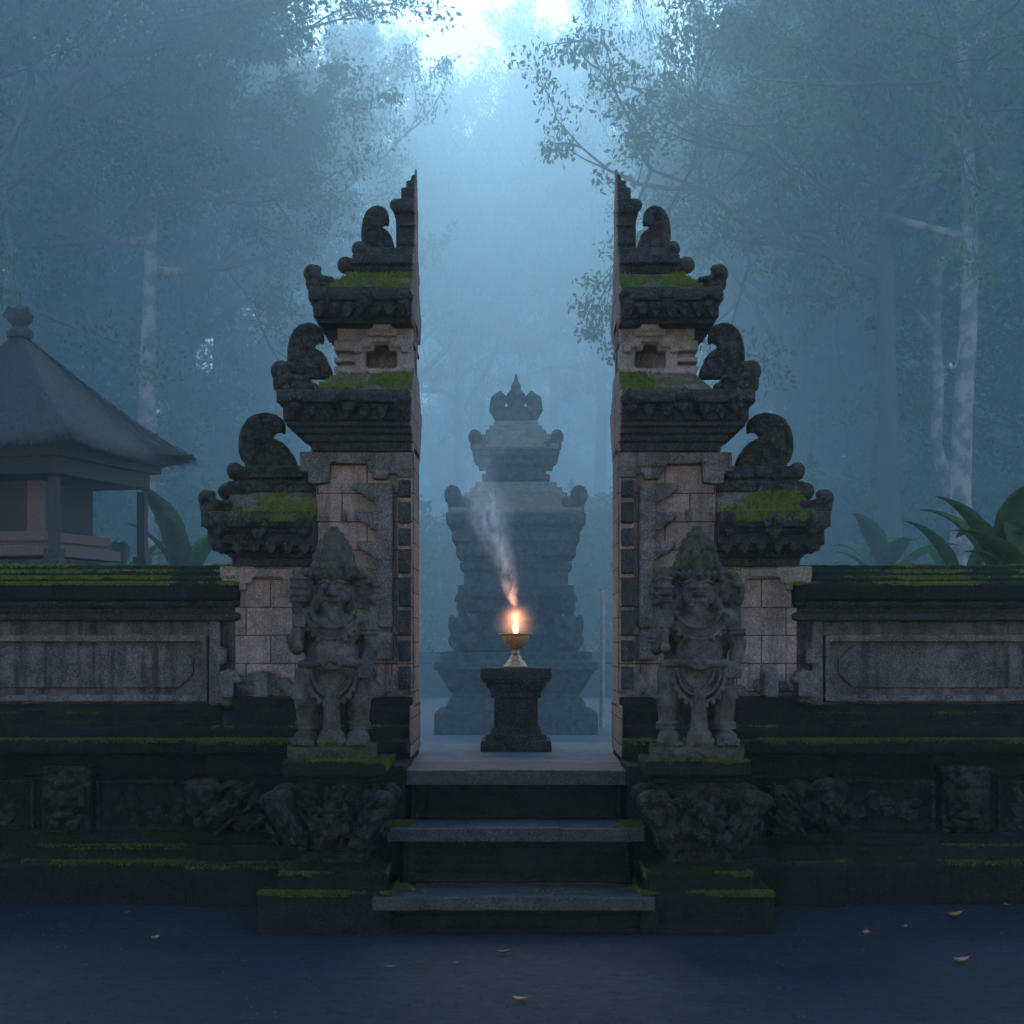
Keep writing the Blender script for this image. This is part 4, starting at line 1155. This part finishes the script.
# ------------------------------------------------------------------ thatched pavilion
def pavilion():
    D = 24.0; cx_ = WX(20, D); Rr = 2.45
    root = thing('thatched_pavilion', 'small thatched pavilion with reddish posts standing behind the left wall', 'pavilion', (cx_, D, GZ))
    ang = [R(30), R(120), R(210), R(300)]
    ze = 4.60; za = WZ(334, D)
    def ring(rad, z, ph=0): return [(cx_ + rad * math.cos(a + ph), D + rad * math.sin(a + ph), z) for a in ang]
    # roof with slightly concave faces and a thick cut eave
    m = MB(); lv = [(.98, -.03), (1.0, .0), (1.0, .05), (.985, .08)]
    prof = [(Rr * a, ze + b) for a, b in lv]
    for t in (.12, .25, .4, .55, .7, .85, .97):
        prof.append((Rr * (1 - t) * (1 - .05 * math.sin(math.pi * t)), ze + .08 + (za - ze - .08) * t))
    vs = []; fs = []
    n = len(prof); SEG = 8   # points per side
    for (r_, z) in prof:
        for k in range(4):
            p = Vector((math.cos(ang[k]), math.sin(ang[k]))); q = Vector((math.cos(ang[(k + 1) % 4]), math.sin(ang[(k + 1) % 4])))
            for j in range(SEG):
                t = j / SEG; w = p.lerp(q, t)
                lift = .10 * (abs(2 * t - 1) ** 3) * (r_ / Rr) ** 3
                vs.append((cx_ + w.x * r_, D + w.y * r_, z + lift))
    N = 4 * SEG
    for i in range(n - 1):
        for k in range(N):
            k2 = (k + 1) % N
            fs.append((i * N + k, i * N + k2, (i + 1) * N + k2, (i + 1) * N + k))
    fs.append(tuple(range(N - 1, -1, -1))); fs.append(tuple((n - 1) * N + k for k in range(N)))
    m.add(vs, fs); m.build('thatched_roof', M['thatch'], root, voxel=.025, disp=.04, disp_size=.07)
    fr = []; rg = np.random.default_rng(4)
    for _ in range(16000):
        k = rg.integers(0, 4); t_ = rg.uniform(0, 1); h_ = rg.uniform(0, 1) ** 1.6 if rg.uniform() > .25 else 0.0
        p = Vector((math.cos(ang[k]), math.sin(ang[k]))); q = Vector((math.cos(ang[(k + 1) % 4]), math.sin(ang[(k + 1) % 4])))
        wv = p.lerp(q, t_); r_ = Rr * (1 - h_) * (1 - .05 * math.sin(math.pi * h_)) + .012; z = ze + .08 + (za - ze - .08) * h_ + .10 * (abs(2 * t_ - 1) ** 3) * (1 - h_) ** 3 + .015
        o_ = Vector((wv.x, wv.y, 0)).normalized(); sd_ = Vector((-o_.y, o_.x, 0)) * .007
        P0 = Vector((cx_ + wv.x * r_, D + wv.y * r_, z)); L_ = rg.uniform(.08, .22)
        P1 = P0 + o_ * L_ * .75 + Vector((rg.normal(0, .02), rg.normal(0, .02), -L_ * (.62 if h_ > 0 else 1.0)))
        fr += [tuple(P0 - sd_), tuple(P0 + sd_), tuple(P1)]
    np_mesh('thatch_straw', np.array(fr), 3, M['thatch'], root)
    m = MB(); s = D / F
    m.lathe([(13 * s, za - .06), (14 * s, za + 2 * s), (9 * s, za + 5 * s), (7 * s, za + 8 * s), (12 * s, za + 12 * s), (14 * s, za + 18 * s), (11 * s, za + 24 * s), (5 * s, za + 27 * s), (1.2 * s, za + 30 * s), (.5 * s, za + 42 * s)], cx_, D, 16)
    for a in (-1, 1): m.tube([(cx_ + a * 4 * s, D - .1, za + 10 * s), (cx_ + a * 13 * s, D - .12, za + 17 * s), (cx_ + a * 9 * s, D - .12, za + 25 * s), (cx_ + a * 3 * s, D - .12, za + 20 * s)], 2.6 * s, 8)
    m.build('finial', M['dark'], root, voxel=.02, disp=.012)
    rot = Matrix.Rotation(R(-15), 3, 'Z')
    def bx(mb, x0, x1, y0, y1, z0, z1):
        vs = [Vector(p) for p in [(x0, y0, z0), (x1, y0, z0), (x1, y1, z0), (x0, y1, z0), (x0, y0, z1), (x1, y0, z1), (x1, y1, z1), (x0, y1, z1)]]
        mb.add([tuple(rot @ v + Vector((cx_, D, 0))) for v in vs], [(3, 2, 1, 0), (4, 5, 6, 7), (0, 1, 5, 4), (1, 2, 6, 5), (2, 3, 7, 6), (3, 0, 4, 7)])
    m = MB(); bx(m, -1.42, 1.42, -1.42, 1.42, 4.48, 4.62); bx(m, -1.30, 1.30, -1.30, 1.30, 4.26, 4.48)
    m.build('ring_beam', M['darkwood'], root, bevel=.01)
    for (a, b) in ((-1, -1), (1, -1), (1, 1), (-1, 1)):
        m = MB(); bx(m, a * 1.22 - .06, a * 1.22 + .06, b * 1.22 - .06, b * 1.22 + .06, 3.1, 4.22)
        bx(m, a * 1.22 - .10, a * 1.22 + .10, b * 1.22 - .10, b * 1.22 + .10, 3.1, 3.3); m.build('post', M['darkwood'], root, bevel=.008)
    m = MB(); bx(m, -.72, .72, -.72, .72, 3.55, 4.22); m.build('cabinet', M['darkwood'], root, bevel=.01)
    for a in (-1, 1):
        m = MB(); bx(m, a * .70 - .10, a * .70 + .10, -.84, -.70, 3.35, 4.22); m.build('post', M['wood'], root, bevel=.008)
    m = MB(); bx(m, -.9, .9, -.9, .9, 3.42, 3.55); bx(m, -1.0, 1.0, -1.0, 1.0, 3.22, 3.36); bx(m, -.85, .85, -.85, .85, 3.30, 3.45)
    m.build('shelf', M['wood'], root, bevel=.012)
    m = MB(); bx(m, -1.4, 1.4, -1.4, 1.4, 3.0, 3.16); bx(m, -1.25, 1.25, -1.25, 1.25, GZ - .02, 3.02); m.build('stone_base', M['shrine'], root, bevel=.02)
pavilion()

# ------------------------------------------------------------------ trees
def leaf_cloud(centers, radii, n_each, size, r, droop=.45, flat=.55):
    P = []
    for c, rad in zip(centers, radii):
        n = max(6, int(n_each * r.uniform(.6, 1.3)))
        q = r.normal(0, 1, (n, 3)); q /= np.linalg.norm(q, axis=1)[:, None]
        q *= (r.uniform(0, 1, n) ** .45)[:, None] * rad
        q[:, 2] *= flat
        P.append(q + np.array(c)[None])
    P = np.concatenate(P); n = len(P)
    a = r.normal(0, 1, (n, 3)); a[:, 2] -= droop; a /= np.linalg.norm(a, axis=1)[:, None]
    b = np.cross(a, r.normal(0, 1, (n, 3))); b /= np.linalg.norm(b, axis=1)[:, None]
    s = size * r.uniform(.6, 1.35, n)[:, None]
    v = np.zeros((n, 4, 3)); v[:, 0] = P; v[:, 1] = P + a * s * .5 + b * s * .24; v[:, 2] = P + a * s; v[:, 3] = P + a * s * .5 - b * s * .24
    return v.reshape(-1, 3)

def tree_proto(seed, H, cb, cr, trunk_r, limbs, leaves, leafsize, bark, leafm, lean=0., low=0, name='forest_tree'):
    """returns (crown mesh, trunk mesh) built around the origin"""
    r = np.random.default_rng(seed); rr = random.Random(seed)
    m = MB(); pts = []; rad = []
    n = 12
    ox, oy = 0, 0
    for i in range(n + 1):
        t = i / n
        ox += rr.gauss(0, .10) + lean * H / n; oy += rr.gauss(0, .08)
        pts.append((ox, oy, H * .93 * t)); rad.append(trunk_r * (1 - .78 * t) * (1.35 if i == 0 else 1))
    m.tube(pts, rad, 10)
    cs = []; rs = []
    def branch(p, d, L, r0, depth):
        q = Vector(p); d = Vector(d).normalized(); pp = [tuple(q)]; rd = [r0]
        k = 5
        for i in range(k):
            d = (d + Vector((rr.gauss(0, .17), rr.gauss(0, .17), rr.gauss(.03, .12)))).normalized()
            q = q + d * L / k; pp.append(tuple(q)); rd.append(r0 * (1 - .8 * (i + 1) / k))
            if depth > 0 and i >= 1:
                for _ in range(2 if depth > 1 else 1):
                    d2 = (d + Vector((rr.gauss(0, .8), rr.gauss(0, .8), rr.gauss(-.05, .45)))).normalized()
                    branch(q, d2, L * rr.uniform(.35, .6), r0 * .45, depth - 1)
            if (depth == 1 and i == 4) or (depth == 0 and i in (2, 4)):
                cs.append(tuple(q + Vector((rr.gauss(0, .15), rr.gauss(0, .15), rr.gauss(0, .12))))); rs.append(cr * rr.uniform(.055, .12))
        m.tube(pp, rd, 6 if depth > 1 else 4)
    for i in range(limbs):
        t = cb + (1 - cb) * (i + rr.random() * .7) / limbs
        z = t * .93
        idx = min(n - 1, int(z * n)); p = Vector(pts[idx]).lerp(Vector(pts[idx + 1]), z * n - idx)
        a = i * 2.4 + rr.uniform(-.4, .4); up = rr.uniform(.0, .55) + .6 * (t - cb)
        L = cr * (1.0 - .55 * (t - cb) / (1 - cb)) * rr.uniform(.75, 1.15)
        branch(p, (math.cos(a), math.sin(a), up), L, trunk_r * .34, 2)
    v = leaf_cloud(cs, rs, leaves / max(1, len(cs)), leafsize, r)
    return m, v
_protos = {}
def place_tree(kind, px, D, scale, rz, label, group='trees of the misty forest', zb=None, w=1.0, name='forest_tree'):
    zb = .35 if zb is None else zb
    key = kind
    first = key not in _protos
    root = thing(name, label, 'tree', (0, 0, 0), group)
    if first:
        mb, v = tree_proto(*KIND[kind])
        a = mb.build('trunk', M[KIND[kind][8]], root, smooth=True)
        b = np_mesh('crown', v, 4, M[KIND[kind][9]], root)
        _protos[key] = (a, b)
    else:
        for o in _protos[key]:
            c = o.copy(); col.objects.link(c); c.parent = root
    root.location = (WX(px, D), D, zb); root.rotation_euler = (0, 0, rz); root.scale = (scale * w, scale * w, scale)
    return root
#        seed H   cb   cr  tr  limbs leaves size bark leaf lean
KIND = {
 'tall':   (11, 19, .55, 6.0, .30, 16, 80000, .15, 'palebark', 'leafA', .01),
 'broad':  (12, 19, .48, 7.5, .42, 18, 95000, .15, 'bark', 'leafA', .0),
 'light':  (13, 18, .56, 5.5, .26, 15, 65000, .14, 'palebark', 'leafB', -.02),
 'dense':  (14, 14, .10, 5.0, .25, 20, 90000, .15, 'bark', 'leafA', .0),
 'canopy': (16, 20, .60, 9.5, .40, 20, 90000, .24, 'bark', 'leafA', .0),
 'slim':   (15, 16, .50, 3.6, .16, 12, 40000, .13, 'palebark', 'leafB', .02),
}
T = [
 # kind, px, D, scale, rot, label
 ('tall', 150, 31, .84, 1.0, 'tall pale trunked tree rising behind and right of the thatched pavilion'),
 ('broad', -10, 29, .82, 2.0, 'dark leafy tree at the upper left edge, behind the thatched pavilion'),
 ('broad', 893, 30, .85, .4, 'dark straight trunked tree right of the right gate tower'),
 ('light', 954, 27, .82, 2.8, 'pale mottled trunk leaning beside the dark straight trunk on the right'),
 ('slim', 967, 31, .9, 4.0, 'very thin pale trunk right of the mottled one'),
 ('broad', 775, 42, 1.0, 3.9, 'broad tree spreading its crown over the right gate tower'),
]
KD = 1.7
def narrow(kind, px, D, s, reach):
    ext = KIND[kind][3] * s * F / D * 1.3
    return max(.35, min(1, (abs(px - CX) - reach) / ext))
for i, (k, px, D, s, rz, lb) in enumerate(T): place_tree(k, px, D * KD, s * KD, rz, lb, w=narrow(k, px, D, s, 62 if i == 2 else 75))
rt = random.Random(77)
def filler(kind, px, D, s, lb): place_tree(kind, px, D * KD, s * KD, rt.uniform(0, 6.28), lb, 'hazy trees far back in the forest', w=narrow(kind, px, D, s, 95))
FL = [('dense', -60, 40, 1.1, 'dense low tree at the far left edge of the forest'), ('dense', 70, 48, 1.15, 'dense tree behind the pavilion roof'),
      ('broad', 60, 52, 1.15, 'tall hazy tree above the pavilion finial'), ('tall', 215, 50, 1.05, 'hazy tree above the left gate shoulder'),
      ('slim', 330, 60, 1.5, 'faint tree behind the top of the left gate tower'), ('dense', 230, 55, 1.1, 'low faint tree between pavilion and left tower'),
       ('dense', 285, 64, .95, 'low ghostly tree just left of the left tower'),
       ('dense', 735, 70, .9, 'low ghostly tree right of the right tower'),
      ('slim', 655, 54, 1.2, 'hazy tree behind the spire of the right tower'), ('dense', 790, 56, .95, 'low tree further right of the right tower, far back'),
      ('broad', 800, 50, 1.1, 'tall hazy tree between the right tower and the dark trunk'), ('dense', 835, 52, .95, 'low dense tree left of the dark straight trunk'),
      ('tall', 1000, 45, 1.1, 'hazy tall tree near the right edge'), ('dense', 1040, 46, 1.0, 'dense low tree at the right edge above the banana plant'),
      ('dense', 930, 54, 1.2, 'dense faint tree between the two right trunks'), ('broad', 1090, 36, 1.0, 'dark tree crown entering from the right edge'),
      ('broad', 870, 62, 1.25, 'faint tall tree deep in the forest on the right'), ('dense', 140, 62, 1.25, 'faint low tree behind the pale trunk on the left'),
       
       
      ('dense', -60, 36, .95, 'dense dark tree in front of the others at the upper left'), ('dense', 1080, 36, .9, 'dense dark tree behind the mottled trunk'), ('broad', 190, 44, 1.02, 'leafy tree above and left of the left gate tower')]
for a in FL: filler(*a)

# unseen trees added around and behind the camera to shade the forecourt
NR = [(-9, -4), (8, -7), (-3, -14), (13, 2), (-14, 5), (4, -22), (-18, -10), (19, -12), (-10, -25), (24, 3), (-25, 2), (14, -28)]
for i, (x, y) in enumerate(NR):
    place_tree(('broad', 'dense', 'tall')[i % 3], CX + x, F, (.85, 1.15, .95)[i % 3], i * 1.3, 'unseen tree added near the camera to shade the forecourt', 'unseen trees added to shade the forecourt').location = (x, y, 0)

# wooded hill closing the view far behind the shrine
def hill_z(x, y):
    t = min(1, max(0, (y - 135) / 130)); t = t * t * (3 - 2 * t)
    return -.3 + 34 * t * (1 + .15 * math.sin(x * .05 + 1)) + 1.5 * t * math.sin(x * .13 + y * .07)
vs = []; fs = []; n = 50
for j in range(n + 1):
    for i in range(n + 1):
        x = -140 + 280 * i / n; y = 130 + 260 * j / n; vs.append((x, y, hill_z(x, y)))
for j in range(n):
    for i in range(n):
        a = j * (n + 1) + i; fs.append((a, a + 1, a + n + 2, a + n + 1))
hb = MB(); hb.add(vs, fs); o = hb.build('hills', M['base'], smooth=True); o['kind'] = 'structure'
HT = [(395, 138, 'broad'), (600, 142, 'broad'), (530, 150, 'tall'), (462, 152, 'broad'), (555, 160, 'broad'), (440, 205, 'dense'), (500, 214, 'broad'), (560, 208, 'dense'), (600, 222, 'broad'), (400, 228, 'broad'), (465, 238, 'dense'), (530, 246, 'tall'), (585, 243, 'dense'),
      (350, 215, 'dense'), (650, 216, 'dense'), (430, 258, 'broad'), (495, 262, 'dense'), (555, 266, 'broad'), (620, 256, 'dense'), (475, 185, 'dense'), (570, 180, 'dense')]
for i, (px, D, k) in enumerate(HT):
    x = WX(px, D)
    place_tree(k, px, D, (2.6, 2.8, 2.5, 2.55, 2.8)[i] if i < 5 else (1.9, 2.1, 1.8)[i % 3], i * 1.9, 'ghostly tree on the far hillside seen through the gate', 'ghostly trees on the hillside', zb=hill_z(x, D) - .3, w=.55 if i < 5 else .75)

# shrubs
KIND['bush'] = (31, 3.0, .02, 2.2, .07, 16, 16000, .12, 'bark', 'shrub', 0)
KIND['fern'] = (32, 2.4, .02, 1.8, .05, 14, 9000, .15, 'bark', 'shrub', 0)
SH = [(60, 31), (115, 28), (190, 33), (235, 36), (300, 42), (-20, 30), (400, 60), (440, 66), (480, 72), (560, 66), (590, 58), (640, 50), (720, 40), (770, 36), (815, 31), (850, 34), (880, 29), (915, 31), (960, 33), (1000, 28), (1040, 32), (340, 50), (150, 40), (800, 44), (1090, 30)]
where = {0: 'beside the pavilion', 1: 'in the undergrowth left of the gate', 2: 'far back in the gateway mist', 3: 'in the undergrowth right of the gate'}
for i, (px, D) in enumerate(SH):
    if D < 38: D += 9
    z = 0 if px < 130 else 1 if px < 380 else 2 if px < 650 else 3
    o = place_tree('bush' if i % 2 else 'fern', px, D * 1.6, 1.6 * (1.35, 1.0, 1.6, 1.15)[i % 4] * (1.2 if D > 45 else 1), rt.uniform(0, 6), 'hazy green shrub ' + where[z], 'hazy shrubs ' + where[z], name='shrub')
    o['category'] = 'shrub'

# banana plants
def banana(px, D, zb, h, seed, label, n=9, L=1.6):
    r = random.Random(seed); x0 = WX(px, D)
    root = thing('banana_plant', label, 'plant', (x0, D, zb))
    m = MB(); m.tube([(x0, D, zb), (x0 + .05, D, zb + h * .6), (x0, D, zb + h)], [.13, .10, .05], 10); m.build('stem', M['banana'], root, smooth=True)
    for i in range(n):
        a = i * 2.4 + r.uniform(-.3, .3); up = r.uniform(.7, 2.4); l = L * r.uniform(.75, 1.15); w = .15 * l
        d = Vector((math.cos(a), math.sin(a), up)).normalized(); q = Vector((x0, D, zb + h * r.uniform(.8, 1)))
        side = Vector((-math.sin(a), math.cos(a), 0)); vs = []; K = 20
        for k in range(K + 1):
            t = k / K
            ww = w * (math.sin(math.pi * min(1, max(0, (t - .12) / .88)) ** .7) if t > .12 else .06) + .012
            nrm = side.cross(d).normalized()
            for (u, hh) in ((-1, .35), (-.5, .2), (0, 0), (.5, .2), (1, .35)):
                tear = r.choice((1, .97, .93, .84)) if abs(u) == 1 else 1
                p = q + side * (u * ww * tear) + nrm * (-hh * ww * abs(u)); vs.append(tuple(p))
            d = (d + Vector((0, 0, -.03 - .10 * t * t))).normalized(); q = q + d * l / K
        fs = []
        for k in range(K):
            for j in range(4):
                b = k * 5 + j; fs.append((b, b + 1, b + 6, b + 5))
        m = MB(); m.add(vs, fs); o = m.build('leaf', M['banana'], root, smooth=True)
        sm = o.modifiers.new('thick', 'SOLIDIFY'); sm.thickness = .006
banana(1005, 21.5, GZ, 2.75, 3, 'large banana plant with broad leaves at the right edge behind the wall', 11, 1.5)
banana(962, 23.5, GZ, 2.5, 8, 'smaller banana plant left of the large one, behind the right wall', 8, 1.3)
banana(182, 27, GZ, 2.9, 15, 'pale banana plant between the pavilion and the left gate half', 9, 1.5)
banana(885, 33, GZ, 3.1, 12, 'faint broad leaved plant at the foot of the dark straight trunk', 8, 1.5)
banana(1040, 20.5, GZ, 2.3, 14, 'broad leaved plant partly cut off by the right edge', 9, 1.5)
banana(120, 29, GZ, 2.9, 17, 'dim banana plant beside the pavilion eave', 8, 1.3)

# ------------------------------------------------------------------ fallen leaves
LV = [(155, 941, 13, 'curled brown leaf on the ground at far left'), (127, 915, 8, 'tiny leaf on the ground nearest the left wall base'), (955, 918, 18, 'curled brown leaf near the right wall base'),
      (961, 964, 19, 'dry leaf lying alone toward the lower right corner'), (905, 930, 11, 'small leaf on the ground right of the right pedestal'), (866, 936, 14, 'flat reddish leaf between the right pedestal and the other leaves'),
      (1006, 908, 11, 'small leaf at the right edge of the ground'), (520, 1003, 17, 'bright curled leaf at the bottom centre of the ground'), (420, 965, 9, 'small twig like leaf left of the bottom step'),
      (455, 966, 8, 'tiny leaf just left of centre before the bottom step'), (503, 955, 13, 'dark flat leaf in front of the bottom step'), (390, 970, 11, 'dull leaf lying below the left pedestal')]
rl = random.Random(5)
for (px, py, w, lb) in LV:
    D = EYE * F / (py - HZ); x = WX(px, D); s = w * D / F
    root_l = MB(); vs = []; K = 8; a = rl.uniform(-.5, .5) + (0 if rl.random() < .6 else 1.0)
    for k in range(K + 1):
        t = k / K; ww = s * .24 * math.sin(math.pi * t) ** .8 + .002
        cxl = (t - .5) * s
        for u in (-1, 0, 1):
            lx = cxl; ly = u * ww; lz = .012 + .25 * s * (2 * t - 1) ** 2 * rl.uniform(.9, 1.1) + abs(u) * ww * .7
            vs.append((x + lx * math.cos(a) - ly * math.sin(a), D + lx * math.sin(a) + ly * math.cos(a), lz))
    fs = []
    for k in range(K):
        for j in range(2):
            b = k * 3 + j; fs.append((b, b + 1, b + 4, b + 3))
    root_l.add(vs, fs); root_l.tube([vs[3 * K + 1], (vs[3 * K + 1][0] + s * .22 * math.cos(a), vs[3 * K + 1][1] + s * .22 * math.sin(a), vs[3 * K + 1][2] + .01)], [.002, .0015], 5)
    o = root_l.build('fallen_leaf', M['dryleaf' if w > 12.5 and (px, py) != (503, 955) else 'dull_leaf'], smooth=True); tag(o, lb, 'leaf', 'fallen leaves on the sand')
    sm = o.modifiers.new('thick', 'SOLIDIFY'); sm.thickness = .002

# grit on the forecourt
NP = 9000
gy = 8.5 + 5.4 * rng.uniform(0, 1, NP); gx = rng.uniform(-4.5, 4.5, NP) * (gy / 13.5) ** .6
sz = .003 + .009 * rng.uniform(0, 1, NP) ** 4
base = np.array([[1, 0, 0], [-.5, .87, 0], [-.5, -.87, 0], [0, 0, 1.0]])
tri = np.array([[0, 1, 3], [1, 2, 3], [2, 0, 3]])
an = rng.uniform(0, 6.28, NP); ca, sa = np.cos(an), np.sin(an)
V = base[tri.ravel()][None].repeat(NP, 0) * sz[:, None, None]
Vx = V[:, :, 0] * ca[:, None] - V[:, :, 1] * sa[:, None] + gx[:, None]; Vy = (V[:, :, 0] * sa[:, None] + V[:, :, 1] * ca[:, None]) * 1.2 + gy[:, None]
grit = np.stack([Vx, Vy, V[:, :, 2] * .8 - .0005], 2).reshape(-1, 3)
og = np_mesh('gravel', grit, 3, M['step']); og['kind'] = 'stuff'

# ------------------------------------------------------------------ haze
def air(name, box, dens, aniso, colr):
    b = MB(); b.box(*box)
    m = bpy.data.materials.new(name); m.use_nodes = True; t = m.node_tree
    for n in list(t.nodes): t.nodes.remove(n)
    out = t.nodes.new('ShaderNodeOutputMaterial'); pv = t.nodes.new('ShaderNodeVolumePrincipled')
    pv.inputs['Color'].default_value = (*colr, 1); pv.inputs['Density'].default_value = dens; pv.inputs['Anisotropy'].default_value = aniso
    t.links.new(pv.outputs[0], out.inputs['Volume'])
    m.cycles.homogeneous_volume = True
    o = b.build(name, m); o['kind'] = 'stuff'; o.display_type = 'WIRE'
    return o
air('haze', (-150, 150, -60, 400, -1.2, 85), .0010, .5, (.47, .73, .87))
air('forest_mist', (-149, 149, 19.5, 399, -1.1, 84), .0092, .6, (.46, .73, .88))
